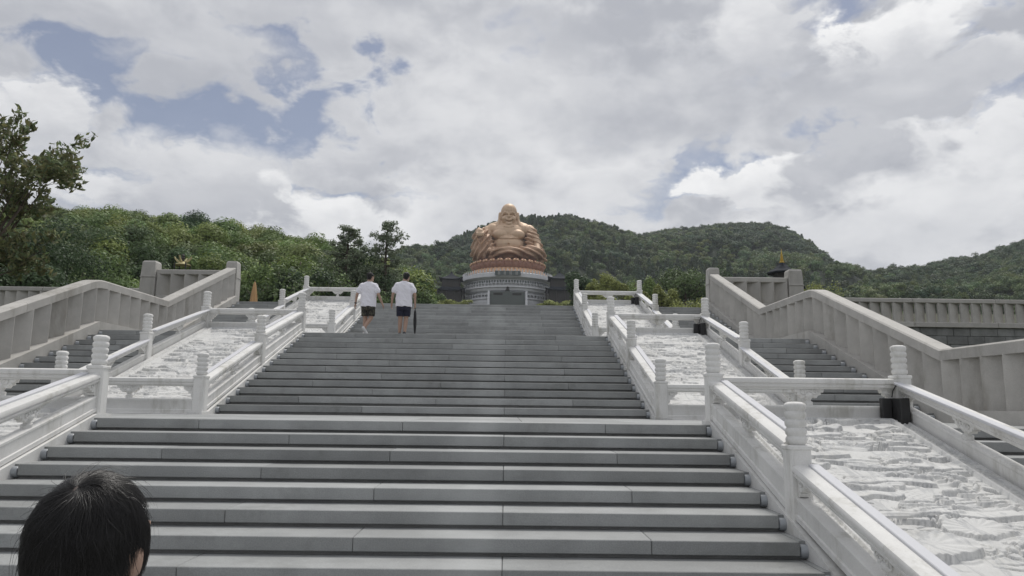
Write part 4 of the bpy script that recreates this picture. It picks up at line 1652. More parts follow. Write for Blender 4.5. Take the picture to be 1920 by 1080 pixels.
# near tree on the far left: branching twigs carrying real leaves
def near_tree():
    rg = np.random.default_rng(77)
    Y = 9.6
    base = at(-150, 560, Y)
    x, y = float(base[0]), Y
    z = gz(x, y)
    loc = (x, y, z)
    t = thing('leafy_tree', loc, 'leafy tree reaching in from the left edge with dark hanging leaves', 'tree')
    m = MB()
    leaves_c, leaves_n, leaves_u = [], [], []

    def twig(p, d, L, r, depth):
        n = 5
        pts = [p]
        for i in range(n):
            d = d + rg.normal(size=3) * .16 + np.array([0, 0, -.02 if depth > 1 else .03])
            d /= np.linalg.norm(d)
            pts.append(pts[-1] + d * L / n)
        m.tube(pts, [r * (1 - .7 * i / n) for i in range(n + 1)], 5 if depth < 2 else 3)
        if depth >= 3:
            for i in range(1, n + 1):
                for s in range(4):
                    u = rg.random()
                    c = pts[i - 1] + (pts[i] - pts[i - 1]) * u
                    out = rg.normal(size=3); out -= d * (out @ d); out /= np.linalg.norm(out)
                    ax = out * 1.0 + d * .5 + np.array([0, 0, -.55])
                    ax /= np.linalg.norm(ax)
                    nn = np.cross(ax, rg.normal(size=3))
                    leaves_c.append(c + ax * .085); leaves_n.append(nn); leaves_u.append(ax)
            return
        nb = (5, 5, 5)[depth]
        for k in range(nb):
            i = rg.integers(2, n + 1)
            q = pts[i]
            o = rg.normal(size=3); o -= d * (o @ d); o /= np.linalg.norm(o)
            nd = d * rg.uniform(.5, .9) + o * rg.uniform(.5, .9) + np.array([0, 0, .18])
            nd /= np.linalg.norm(nd)
            twig(q, nd, L * rg.uniform(.45, .65), r * .5, depth + 1)

    trunk = [(x, y, z - .3), (x + .1, y, z + 1.6), (x + .15, y + .1, z + 2.8)]
    m.tube(trunk, [.17, .14, .12], 10)
    fork = np.array(trunk[-1])
    # limbs aimed at the places where the photograph shows foliage
    for (px, py, dy) in ((-5, 215, .0), (120, 290, .2), (70, 325, -.4), (95, 365, .5), (-40, 320, .5), (20, 380, .9), (70, 280, -.8), (145, 285, -.2), (45, 265, .3), (-30, 430, .1), (0, 455, .4), (35, 475, -.3), (15, 505, .5), (60, 400, .8), (125, 335, .6)):
        g = at(px, py, Y + dy)
        d = g - fork
        L = np.linalg.norm(d)
        d /= L
        # limb
        pts = [fork + d * L * u + np.array([0, 0, math.sin(u * math.pi) * .12 * L]) for u in (0, .33, .62)]
        m.tube(pts, [.07, .05, .035], 6)
        twig(pts[-1], (g - pts[-1]) / np.linalg.norm(g - pts[-1]), min(1.5, L * .36), .02, 1)
    part('trunk', m, 'bark', t, 'full')
    C = np.array(leaves_c); N = np.array(leaves_n); A = np.array(leaves_u)
    n = len(C)
    tint = np.array((0.170, 0.200, 0.105))[None] * rg.uniform(.6, 1.5, (n, 1)) * np.stack([rg.uniform(.85, 1.25, n), np.ones(n), rg.uniform(.8, 1.1, n)], 1)
    me = quads_to_mesh('crown', C - np.array(loc), N, .062 * rg.uniform(.7, 1.25, n), tint, aspect=1.5, up=np.cross(N, A) * 0 + np.cross(A, N))
    link('crown', me, t)
    return n


print('near leaves', near_tree())
# hedge mass under the near tree and behind the left fence
LT = [(10, 32, 405, 6.5), (60, 36, 400, 7), (-50, 30, 400, 7), (105, 40, 440, 6), (35, 28, 470, 4.5), (150, 52, 470, 8), (200, 56, 480, 8)]
for i, (px, Y, top, wd) in enumerate(LT):
    p = at(px, 560, Y)
    loc = (float(p[0]), Y, gz(p[0], Y))
    h = float(at(px, top, Y)[2]) - loc[2]
    leaf_tree('broadleaf_tree', loc, h, wd, 'dark' if i < 5 else 'broad', 'shaded broadleaf tree behind the left terrace fence, %s from the left' % nth(LT, i), 'tree', 'trees behind the left terrace fence', 'round',
              5000, .09 if i < 5 else .14, 330 + i, clear=.12)

# ---------------------------------------------------------------- statue, its drum base and pavilions
SY = 470.0
_sc = at(952, 508, SY)
SXc, SZc = float(_sc[0]), float(_sc[2])          # foot of the lotus seat
KM = (SY - CAM[1]) / FPX * 0.98                  # metres per photograph pixel there


def statue():
    t = thing('colossal_statue', (SXc, SY, SZc), 'huge golden bronze statue of a seated laughing bald figure on a lotus seat', 'statue')
    O = np.array([SXc, SY, SZc])
    u = lambda zx: (zx - 842) * 0.0703          # survey of the statue in enlarged-photo units
    w = lambda zy, yd=0.0: float(at(952, 360 + zy / 4.908, SY + yd)[2]) - SZc
    B = MB()
    # torso
    B.ell((0.2, 1.5, w(500, 1.5)), (12.2, 10.0, 8.6))
    B.ell((0.2, -2.0, w(498, -2.0)), (10.6, 9.6, 7.2))
    B.ell((0.2, 1.0, w(390, 1.0)), (12.2, 8.2, 7.6))
    for s in (-1, 1):
        B.ell((s * 5.2 + .2, -4.0, w(395, -4.0)), (5.7, 4.2, 3.7))
        B.ell((s * 9.5 + .2, 1.5, w(355, 1.5)), (5.4, 5.4, 4.6))
        B.cap((s * 3.5 + .2, 1.2, w(305, 1.2)), (s * 10.5 + .2, 1.5, w(345, 1.5)), 3.6, 4.2)
    B.cap((0.3, 1.5, w(345, 1.5)), (0.3, 0.5, w(280, 0.5)), 5.4, 4.4)
    # head
    B.ell((0.3, 0.0, w(183, 0.0)), (5.35, 6.1, 5.5))
    B.ell((0.3, -.5, w(228, -.5)), (5.15, 5.6, 5.2))
    B.ell((0.3, -1.2, w(268, -1.2)), (4.7, 4.9, 3.4))
    for s in (-1, 1):
        B.ell((s * 2.7 + .3, -3.9, w(245, -3.9)), (2.0, 1.7, 1.8))            # cheeks
        B.cap((s * 5.8 + .3, 0.0, w(203, 0.3)), (s * 6.2 + .3, -.3, w(262, 0.0)), 1.15, 1.0)   # ears
        B.cap((s * 6.2 + .3, -.3, w(262, 0.0)), (s * 7.1 + .3, -2.2, w(316, -.4)), 1.0, 1.25)
        B.cap((s * 1.0 + .3, -5.5, w(190, -5.5)), (s * 2.3 + .3, -5.3, w(184, -5.3)), .42, .45)
        B.cap((s * 2.3 + .3, -5.3, w(184, -5.3)), (s * 3.8 + .3, -4.4, w(194, -4.4)), .45, .38)   # brows
    B.ell((0.3, -5.9, w(222, -5.9)), (1.0, 1.1, 1.2))                          # nose
    B.ell((0.3, -5.0, w(262, -5.0)), (2.4, 1.0, .75))
    B.ell((0.3, -4.3, w(290, -4.3)), (2.3, 1.6, 1.5))
    # right arm (left in view) to the raised knee
    B.cap((u(655), 1.5, w(365, 1.5)), (u(640), -4.0, w(440, -4.0)), 4.0, 3.0)
    B.cap((u(640), -4.0, w(440, -4.0)), (u(592), -9.0, w(392, -9.0)), 2.8, 2.0)
    B.cap((u(592), -9.0, w(385, -9.0)), (u(583), -12.4, w(372, -12.4)), 2.3, 2.5)
    for k in range(4):
        x0_ = u(556) + k * 1.25
        B.cap((x0_ + .3, -13.2, w(368, -13.2)), (x0_, -15.0, w(384, -15.0)), .72, .66, 8)
        B.cap((x0_, -15.0, w(384, -15.0)), (x0_, -14.9, w(408 - 4 * abs(k - 1.5), -14.9)), .66, .55, 8)
    B.cap((u(606), -12.6, w(376, -12.6)), (u(612), -14.4, w(396, -14.4)), .8, .65, 8)
    # left arm
    B.cap((u(1040), 1.5, w(355, 1.5)), (u(1105), -2.0, w(470, -2.0)), 4.0, 3.2)
    B.cap((u(1105), -2.0, w(470, -2.0)), (u(1118), -8.5, w(545, -8.5)), 2.6, 1.9)
    B.ell((u(1118), -9.5, w(548, -9.5)), (2.0, 2.2, 1.6))
    v, n, f = remesh(B, 0.28, 6)
    # carve face: eyes, smile, navel, chest line
    def groove(cx, cz, half, bend, rad, dep, ymax):
        nonlocal v
        x, y, z = v[:, 0], v[:, 1], v[:, 2]
        k = np.clip((x - cx) / half, -1, 1)
        zc = cz + bend * (1 - k * k)
        d = np.sqrt((np.maximum(0, np.abs(x - cx) - half)) ** 2 + (z - zc) ** 2) / rad
        m = (d < 1) & (y < ymax)
        v[m] = v[m] + np.array([0, 1, 0]) * (dep * (1 - d[m] ** 2))[:, None]
    for s in (-1, 1):
        groove(s * 2.3 + .3, w(213, -5), 1.5, .5, .55, 1.5, -2)
    groove(.3, w(259, -5), 2.3, -.8, .5, 1.4, -2)
    groove(.2, w(432, -5), 9.0, -1.2, .8, 1.2, -2)
    groove(.2, w(500, -5), .25, 0, .8, 1.0, -6)
    groove(.2, w(322, -5), 3.2, -.6, .35, .5, -2)
    me = mesh_np('body', v, f, 'gilt_skin')
    link('body', me, t)
    # robe
    Rb = MB()
    Rb.cap((u(600), -6.5, w(395, -6.5)), (u(585), -8.5, w(560, -8.5)), 4.3, 5.0)
    Rb.cap((u(560), -4.0, w(380, -4.0)), (u(562), -4.0, w(580, -4.0)), 3.0, 4.6)
    Rb.cap((u(640), -3.0, w(430, -3.0)), (u(700), -9.0, w(575, -9.0)), 3.4, 4.0)
    Rb.ell((0, -3, w(578, -3)), (20.5, 14.5, 4.0))
    Rb.ell((u(1040), -6, w(562, -6)), (10.5, 9.0, 4.4))
    Rb.ell((u(830), -9.5, w(560, -9.5)), (10, 6.0, 3.0))
    Rb.cap((u(1060), 0.5, w(385, 0.5)), (u(1110), -1.5, w(540, -1.5)), 3.9, 4.6)
    Rb.cap((u(1035), -3.8, w(420, -3.8)), (u(1040), -5.5, w(500, -5.5)), 2.4, 2.6)
    Rb.cap((u(1110), -1.5, w(540, -1.5)), (u(1165), -2.0, w(610, -2.0)), 4.2, 2.8)
    Rb.ell((0, 5, w(520, 5)), (17, 8, 11))
    Rb.ell((0, 4.5, w(400, 4.5)), (14, 5.5, 8.5))
    v, n, f = remesh(Rb, 0.34, 3)
    x, y, z = v[:, 0], v[:, 1], v[:, 2]
    vn = VNoise(4)
    # falling folds: swags across the lap, near-vertical pleats on the knee and sleeve
    side = np.clip((np.abs(x) - 9) / 4, 0, 1)
    lap = np.sin((z * 2.1 + .055 * x * x + 1.2 * vn.fbm(x * .3, z * .3, 2))) * (1 - side)
    left = np.sin((x * 1.5 - z * .95 + 2.0 * vn.fbm(x * .2, z * .2, 2)) * 1.25) * side * (x < 0)
    right = np.sin((z * 1.9 + x * .8 + 1.5 * vn.fbm(x * .2, z * .2, 2)) * 1.15) * side * (x > 0)
    d = (lap + left + right)
    amp = .85
    v = v + n * (amp * np.sign(d) * np.abs(d) ** .7)[:, None]
    link('robe', mesh_np('robe', v, f, 'gilt_robe'), t)
    # beads hanging from the hand
    bd = MB()
    for k in range(16):
        a = k / 15 * math.pi * 1.0
        bd.ell((u(548) + 6.2 * (k / 15), -15.2, w(405, -13.6) - 5.5 * math.sin(a)), (.42, .42, .42), 8, 6)
    link('bead_string', bd.mesh('bead_string', 'lotus_gold', 'full'), t)
    # lotus seat: upright petals, a waist band and a down-turned gold ring
    zt, zb_ = w(604, -24), w(694, -24)
    link('seat_core', MB().lathe([(20.6, zb_ - 1.0), (21.8, zb_), (22.2, zt - 2.0), (21.5, zt - .6), (19.5, zt - .2), (1, zt)], seg=72).mesh('seat_core', 'lotus_copper', 30), t)
    NP = 30
    pm = MB()
    rows, cols = 7, 7
    vs, fs = [], []
    for j in range(rows):
        h = j / (rows - 1)
        width = 2.42 * (math.sin(math.pi * (0.20 + .62 * h)) ** .5) * (1 if h < .85 else .72)
        for i in range(cols):
            g = (i / (cols - 1) - .5) * 2
            bulge = 1.5 * (1 - g * g) * math.sin(math.pi * min(1, h * 1.05)) + 1.0 * math.sin(math.pi * h * .6)
            vs.append((g * width, -(22.0 + bulge + (.7 if j == rows - 1 else 0)), zb_ + (zt - zb_ + .3) * h - .5 * g * g * h))
    for j in range(rows - 1):
        for i in range(cols - 1):
            a = j * cols + i
            fs.append((a, a + 1, a + cols + 1, a + cols))
    pm.add(vs, fs)
    petal = pm.mesh('lotus_petal', 'lotus_copper', 'full')
    tipm = MB()
    for s in (-1, 1):
        tipm.ell((s * 1.0, -24.6, zt - 1.3), (.95, .5, .8), 8, 6)
    tip = tipm.mesh('petal_curl', 'lotus_gold', 'full')
    for k in range(NP):
        o = link('lotus_petal', petal, t)
        o.rotation_euler = (0, 0, 2 * math.pi * k / NP)
        link('petal_curl', tip, o)
    dm = MB()
    z0, z1 = w(688, -24), w(730, -27)
    dm.add([(-1.25, -22.6, z0), (1.25, -22.6, z0), (1.5, -26.0, z1 + .6), (0.9, -26.6, z1), (-.9, -26.6, z1), (-1.5, -26.0, z1 + .6), (0, -23.2, z0 + .25), (0, -27.0, z1 + .5)],
           [(0, 6, 7, 5), (6, 1, 2, 7), (7, 2, 3), (5, 7, 4), (7, 3, 4)])
    down = dm.mesh('down_petal', 'lotus_gold', 'full')
    for k in range(54):
        o = link('down_petal', down, t)
        o.rotation_euler = (0, 0, 2 * math.pi * k / 54)
    return t


statue()


def drum():
    t = thing('statue_base', (SXc, SY, SZc - 20), 'round grey stone base of two balustraded tiers beneath the golden statue', 'monument base')
    c = (SXc, SY, SZc)
    zd = lambda zy: float(at(952, 360 + zy / 4.908, SY - 29.0)[2]) - SZc

    def ring(name, prof, mat='far_stone'):
        return part(name, MB().lathe([(r, h) for r, h in prof], c, 96), mat, t, 25)
    ring('crown_tier', [(24.0, zd(722)), (27.4, zd(728)), (29.8, zd(742)), (30.0, zd(778)), (29.0, zd(786)), (28.0, zd(794))])
    ring('upper_wall', [(27.2, zd(786)), (27.2, zd(866))])
    ring('gallery_floor', [(27.4, zd(856)), (28.6, zd(858)), (28.8, zd(872)), (27.9, zd(876)), (27.7, zd(898)), (26.6, zd(908))])
    ring('lower_wall', [(25.8, zd(900)), (25.8, zd(975))])
    ring('lower_floor', [(26.0, zd(958)), (28.2, zd(960)), (28.3, zd(975)), (27.6, zd(980)), (27.6, zd(996)), (28.4, zd(1000)), (28.4, -40)])
    bal = MB().cbox(-.45, .45, -.2, .2, 0, 1.75, .05).mesh('baluster', 'far_stone')
    post = MB()
    post.cbox(-.28, .28, -.28, .28, 0, 1.9, .04); post.lathe([(.2, 1.9), (.26, 2.1), (.2, 2.5), (.05, 2.6)], seg=10)
    post = post.mesh('gallery_post', 'far_stone')
    for (R, z, n, me, nm) in ((29.4, zd(742), 80, post, 'gallery_post'), (28.3, zd(858), 72, post, 'gallery_post'), (28.0, zd(960), 66, post, 'gallery_post')):
        for k in range(n):
            a = 2 * math.pi * k / n
            if math.sin(a) > .25:
                continue
            if me is post and z < zd(930) and abs(math.cos(a)) < .42:
                continue
            o = link(nm, me, t, (R * math.cos(a), R * math.sin(a), z + 20))
            o.rotation_euler = (0, 0, a)
    for (R, z) in ((28.3, zd(858) + 1.5), (28.0, zd(960) + 1.5)):
        part('gallery_rail', MB().lathe([(R - .16, z), (R + .16, z), (R + .16, z + .3), (R - .16, z + .3)], c, 96), 'far_stone', t)
    for k in range(48):                       # openings between the galleries
        a = math.pi + math.pi * (k + .5) / 48
        o = link('window_panel', _wp, t, (27.25 * math.cos(a), 27.25 * math.sin(a), 20 + zd(815)))
        o.rotation_euler = (0, 0, a + math.pi / 2)
    # plaque over the doors
    p = part('plaque', MB().cbox(SXc - 8.0, SXc + 8.0, SY - 30.75, SY - 29.6, SZc + zd(769), SZc + zd(728), .1), 'plaque_slate', t)
    rg = random.Random(2)
    for k in range(4):
        g = MB()
        cx = SXc - 5.4 + 3.6 * k
        for q in range(4):
            zz = SZc + zd(765) + q * .58
            g.box(cx - .8 + rg.uniform(0, .5), cx + .8 - rg.uniform(0, .5), SY - 30.83, SY - 30.77, zz, zz + .22)
        for q in range(2):
            xx = cx - .6 + q * 1.0 + rg.uniform(-.1, .1)
            g.box(xx, xx + .2, SY - 30.84, SY - 30.76, SZc + zd(766), SZc + zd(734))
        part('plaque_glyph', g, 'plaque_letter', p)
    # gate block
    gx = 10.7
    for s in (-1, 1):
        part('door_leaf', MB().cbox(SXc + (-gx if s < 0 else 1.5), SXc + (-1.5 if s < 0 else gx), SY - 29.6, SY - 29.2, SZc - 36, SZc + zd(918), .05), 'gate_green', t)
        part('gate_lattice', MB().cbox(SXc + (-8.6 if s < 0 else 3.0), SXc + (-3.0 if s < 0 else 8.6), SY - 29.75, SY - 29.55, SZc + zd(950), SZc + zd(930), .04), 'dark_wood', t)
        part('flank_stair', MB().prism([(SY - 29.0, SZc + zd(912)), (SY - 29.0, SZc - 36), (SY - 36.5, SZc - 36), (SY - 30.2, SZc + zd(912))], SXc + s * 11.6 - .6, SXc + s * 11.6 + .6, 0), 'far_stone', t)
    part('gate_pier', MB().cbox(SXc - 1.5, SXc + 1.5, SY - 29.9, SY - 29.2, SZc - 36, SZc + zd(908), .05), 'gate_green', t)
    part('gate_finial', MB().lathe([(1.2, zd(908)), (1.3, zd(900)), (.7, zd(890)), (.9, zd(882)), (.1, zd(868))], (SXc, SY - 29.6, SZc), 12), 'dark_wood', t)
    return t


_wp = MB().box(-.5, .5, -.14, .14, -.75, .75).mesh('window_panel', 'plaque_slate')
drum()


def curved_roof(cx, cy, z0, z1, hw, top, curl, sides=4):
    """square tent roof with swept eaves and upturned corners"""
    m = MB()
    N, Rn = 24, 7
    vs, fs = [], []
    for j in range(Rn):
        u = j / (Rn - 1)
        r = hw * (1 - u) + top * u
        z = z0 + (z1 - z0) * (u ** 1.7)
        for i in range(N):
            a = 2 * math.pi * i / N
            k = 1 / max(abs(math.cos(a)), abs(math.sin(a)))
            cor = ((k - 1) / .414) ** 2
            vs.append((cx + r * k * math.cos(a) * (.94 + .06 * cor), cy + r * k * math.sin(a) * (.94 + .06 * cor), z + curl * cor * (1 - u) ** 3))
    for j in range(Rn - 1):
        for i in range(N):
            q = (i + 1) % N
            fs.append((j * N + i, j * N + q, (j + 1) * N + q, (j + 1) * N + i))
    fs.append(tuple((Rn - 1) * N + i for i in range(N)))
    # soffit
    o = len(vs)
    for i in range(N):
        p = vs[i]
        vs.append((cx + (p[0] - cx) * .97, cy + (p[1] - cy) * .97, p[2] - .5))
    for i in range(N):
        q = (i + 1) % N
        fs.append((i, o + i, o + q, q))
    fs.append(tuple(o + i for i in range(N - 1, -1, -1)))
    return m.add(vs, fs)


for (px, Y, k, label) in ((846, 455, 1.0, 'two-storeyed dark pavilion with swept roofs left of the round statue base'), (1049, 445, 1.0, 'two-storeyed dark pavilion with swept roofs right of the round statue base')):
    p = at(px, 545, Y)
    cx, cz = float(p[0]), float(p[2])
    t = thing('pavilion', (cx, Y, cz - 8), label, 'pavilion', 'corner pavilions')
    hb = 7.8
    up = part('upper_roof', curved_roof(cx, Y, cz + 6.6, cz + 11.2, hb, .5, 1.2), 'roof_tile', t, 25)
    part('finial', MB().lathe([(.5, 11.2), (.6, 11.7), (.25, 12.2), (.05, 12.9)], (cx, Y, cz), 8), 'roof_tile', up)
    part('upper_storey', MB().cbox(cx - 5.6, cx + 5.6, Y - 5.6, Y + 5.6, cz + 1.0, cz + 6.7, .1), 'dark_wood', t)
    part('lower_roof', curved_roof(cx, Y, cz - .6, cz + 2.2, hb + 1.6, 5.4, 1.1), 'roof_tile', t, 25)
    part('lower_storey', MB().cbox(cx - 6.6, cx + 6.6, Y - 6.6, Y + 6.6, cz - 9, cz - .4, .1), 'dark_wood', t)
    for i in range(4):
        for j in range(4):
            if 0 < i < 3 and 0 < j < 3:
                continue
            x, y = cx - 8.0 + 16.0 * i / 3, Y - 8.0 + 16.0 * j / 3
            part('column', MB().lathe([(.32, -9), (.3, -.4)], (x, y, cz), 8), 'dark_wood', t)

# small pagoda with a gilded spire behind the right outer pillar
p = at(1466, 493, 120)
cx, cz = float(p[0]), float(p[2])
t = thing('spired_pavilion', (cx, 120, gz(cx, 120)), 'dark pavilion roof with a gold ringed spire behind the right grey pillar', 'pavilion')
pr = [(.42, 0), (.45, .15)]
for k in range(7):
    pr += [(.40 - .035 * k, .2 + .22 * k), (.28 - .028 * k, .32 + .22 * k)]
pr += [(.10, 1.8), (.05, 2.1), (.02, 2.6)]
part('spire', MB().lathe(pr, (cx, 120, cz), 14), 'gold_leaf', t, 40)
part('roof', MB().lathe([(.4, .05), (.9, -.55), (1.7, -1.25), (2.7, -1.75), (2.75, -1.95), (2.0, -1.95)], (cx, 120, cz), 8), 'roof_tile', t)
part('drum', MB().lathe([(1.7, -1.9), (1.7, -3.4)], (cx, 120, cz), 8), 'dark_wood', t)
part('lower_roof', MB().lathe([(1.8, -3.2), (3.0, -4.1), (3.9, -4.6), (3.9, -4.8), (2.5, -4.8)], (cx, 120, cz), 8), 'roof_tile', t)
for k in range(8):
    a = 2 * math.pi * (k + .5) / 8
    x, y = cx + 2.4 * math.cos(a), 120 + 2.4 * math.sin(a)
    part('column', MB().lathe([(.16, gz(cx, 120) - cz), (.16, -4.6)], (x, y, cz), 8), 'dark_wood', t)
part('podium', MB().lathe([(3.4, gz(cx, 120) - cz - .4), (3.4, gz(cx, 120) - cz + .6)], (cx, 120, cz), 8), 'far_stone', t)

# bronze burner with gilded upturned eaves behind the left pillars
p = at(343, 489, 48)
cx, cz = float(p[0]), float(p[2])
g0 = gz(cx, 48)
t = thing('incense_burner', (cx, 48, g0), 'bronze incense burner with gilded upturned eaves behind the left grey pillars', 'incense burner')
part('bowl', MB().lathe([(.25, 0), (.8, .05), (.9, .3), (.5, .5), (.55, 1.0), (.9, 1.4), (1.0, 1.9), (.85, 2.0)], (cx, 48, g0), 16), 'dark_wood', t, 40)
for k in range(4):
    a = math.pi / 4 + k * math.pi / 2
    part('post', MB().lathe([(.06, 2.0), (.06, cz - .2 - g0)], (cx + .6 * math.cos(a), 48 + .6 * math.sin(a), g0), 8), 'dark_wood', t)
for sg in (-1, 1):
    for ax in (0, 1):
        wing = [(.05, -.10), (.34, .02), (.56, .20), (.66, .34), (.70, .33), (.64, .14), (.48, -.06), (.10, -.24)]
        m = MB()
        if ax == 0:
            m.prism([(cx + sg * a_, cz + b_) for a_, b_ in wing], 47.95, 48.05, 1)
        else:
            m.prism([(48 + sg * a_, cz + b_) for a_, b_ in wing], cx - .05, cx + .05, 0)
        part('eave_wing', m, 'pale_gilt', t)
part('roof', MB().lathe([(.10, -.05), (.30, -.20), (.62, -.32), (.60, -.38), (.2, -.38)], (cx, 48, cz), 12), 'pale_gilt', t, 30)
part('finial', MB().lathe([(.13, -.35), (.10, .1), (.16, .2), (.10, .32), (.14, .40), (.03, .55)], (cx, 48, cz), 10), 'dark_wood', t)

# folded orange parasol
p = at(478, 528, 30)
cx, zt = float(p[0]), float(p[2])
zb = FC.z1 - .11
t = thing('folded_parasol', (cx, 30, zb), 'folded orange parasol standing behind the left grey pillar', 'parasol')
part('base', MB().lathe([(.34, 0), (.34, .06), (.1, .12), (.05, .3)], (cx, 30, zb), 16), 'box_black', t)
part('pole', MB().lathe([(.025, .1), (.025, zt - zb + .02), (.012, zt - zb + .08)], (cx, 30, zb), 8), 'dark_wood', t)
H = zt - zb
m = MB()
vs, fs = [], []
for j, (r, h) in enumerate([(.14, .75), (.21, 1.0), (.21, 1.6), (.16, 2.05), (.075, H - .14), (.02, H)]):
    for i in range(32):
        a = 2 * math.pi * i / 32
        k = 1 - .22 * (i % 4 in (1, 2)) * (r > .08)
        vs.append((cx + r * k * math.cos(a), 30 + r * k * math.sin(a), zb + h))
for j in range(5):
    for i in range(32):
        q = (i + 1) % 32
        fs.append((j * 32 + i, j * 32 + q, (j + 1) * 32 + q, (j + 1) * 32 + i))
part('canopy', m.add(vs, fs), 'umbrella_orange', t, 'full')

# pale-roofed shed behind the left fence
p = at(62, 514, 40)
cx, cz = float(p[0]), float(p[2])
g0 = gz(cx, 40)
t = thing('shed', (cx, 40, g0), 'low shed with a pale blue-white roof behind the left terrace fence', 'shed')
part('wall', MB().box(cx - 1.9, cx + 1.3, 38.6, 41.4, g0 - .1, cz - .4), 'plaster', t)
part('roof', MB().prism([(cx - 2.3, cz + .05), (cx - .5, cz + .15), (cx + 1.7, cz - .48), (cx + 1.7, cz - .58), (cx - .5, cz), (cx - 2.3, cz - .1)], 38.2, 41.8, 1), 'pale_roof', t)
part('door', MB().cbox(cx - .5, cx + .4, 38.54, 38.6, g0, g0 + 2.0, .01), 'dark_wood', t)

# ---------------------------------------------------------------- people
plain_mat('skin', (0.40, 0.265, 0.20), rough=0.55, var=0.06, scale=20)
plain_mat('hair', (0.010, 0.009, 0.009), rough=0.38, spec=0.4, var=0.3, scale=60, coord='Object')
plain_mat('scalp', (0.075, 0.055, 0.048), rough=0.6, var=0.2, scale=90, coord='Object')
plain_mat('white_cotton', (0.82, 0.81, 0.87), rough=0.9, var=0.03, scale=10, bump=0.1)
plain_mat('navy_cotton', (0.018, 0.020, 0.038), rough=0.9, var=0.2)
plain_mat('shoe_white', (0.7, 0.7, 0.7), rough=0.6)
plain_mat('shoe_dark', (0.05, 0.05, 0.055), rough=0.6)
plain_mat('watch_black', (0.02, 0.02, 0.02), rough=0.3)
plain_mat('umbrella_black', (0.020, 0.020, 0.022), rough=0.7)
plain_mat('grey_cotton', (0.10, 0.11, 0.13), rough=0.9)


def camo():
    m, t, p, out = new_mat('camo_cotton')
    pos = t.n('ShaderNodeTexCoord').outputs['Object']
    a = t.noise(pos, 16, 2, .4)
    b = t.noise(pos, 27, 2, .4)
    c = t.mix(t.remap(a, .48, .52, 0, 1), rgb(.035, .033, .028), rgb(.085, .080, .058))
    c = t.mix(t.remap(b, .56, .60, 0, 1), c, rgb(.012, .012, .012))
    t.L.new(c, p.inputs['Base Color'])
    p.inputs['Roughness'].default_value = .9


camo()


def hand_prims(B, wr, d, side, r=1.0, curl=0.6):
    """palm and five unequal fingers; wr wrist, d direction of the forearm"""
    wr = np.array(wr, float); d = np.array(d, float) / np.linalg.norm(d)
    fw_ = np.array([0, 1.0, 0]) - d * d[1]
    fw_ /= np.linalg.norm(fw_)
    inw = np.cross(d, fw_); inw /= np.linalg.norm(inw)
    if inw[0] * side > 0:
        inw = -inw
    pc = wr + d * .045
    B.cap(wr - d * .01, wr + d * .075, .021 * r, .026 * r, 10)
    B.cap(pc + fw_ * .018, pc + fw_ * .018 + d * .035, .017 * r, .016 * r, 8)
    B.cap(pc - fw_ * .018, pc - fw_ * .018 + d * .032, .017 * r, .015 * r, 8)
    for k, (o, L) in enumerate(((.030, .062), (.010, .072), (-.010, .066), (-.029, .050))):
        a = pc + d * .042 + fw_ * o
        d1 = d * math.cos(curl * .5) + inw * math.sin(curl * .5)
        d2 = d * math.cos(curl * 1.5) + inw * math.sin(curl * 1.5)
        b = a + d1 * L * .55
        B.cap(a, b, .0095 * r, .0088 * r, 8)
        B.cap(b, b + d2 * L * .5, .0088 * r, .0078 * r, 8)
    a = pc + fw_ * .030 - d * .02
    b = a + (d * .7 + fw_ * .6 + inw * .35) * .038
    B.cap(a, b, .012 * r, .0105 * r, 8)
    B.cap(b, b + (d * .9 + fw_ * .15 + inw * .4) * .03, .0105 * r, .009 * r, 8)


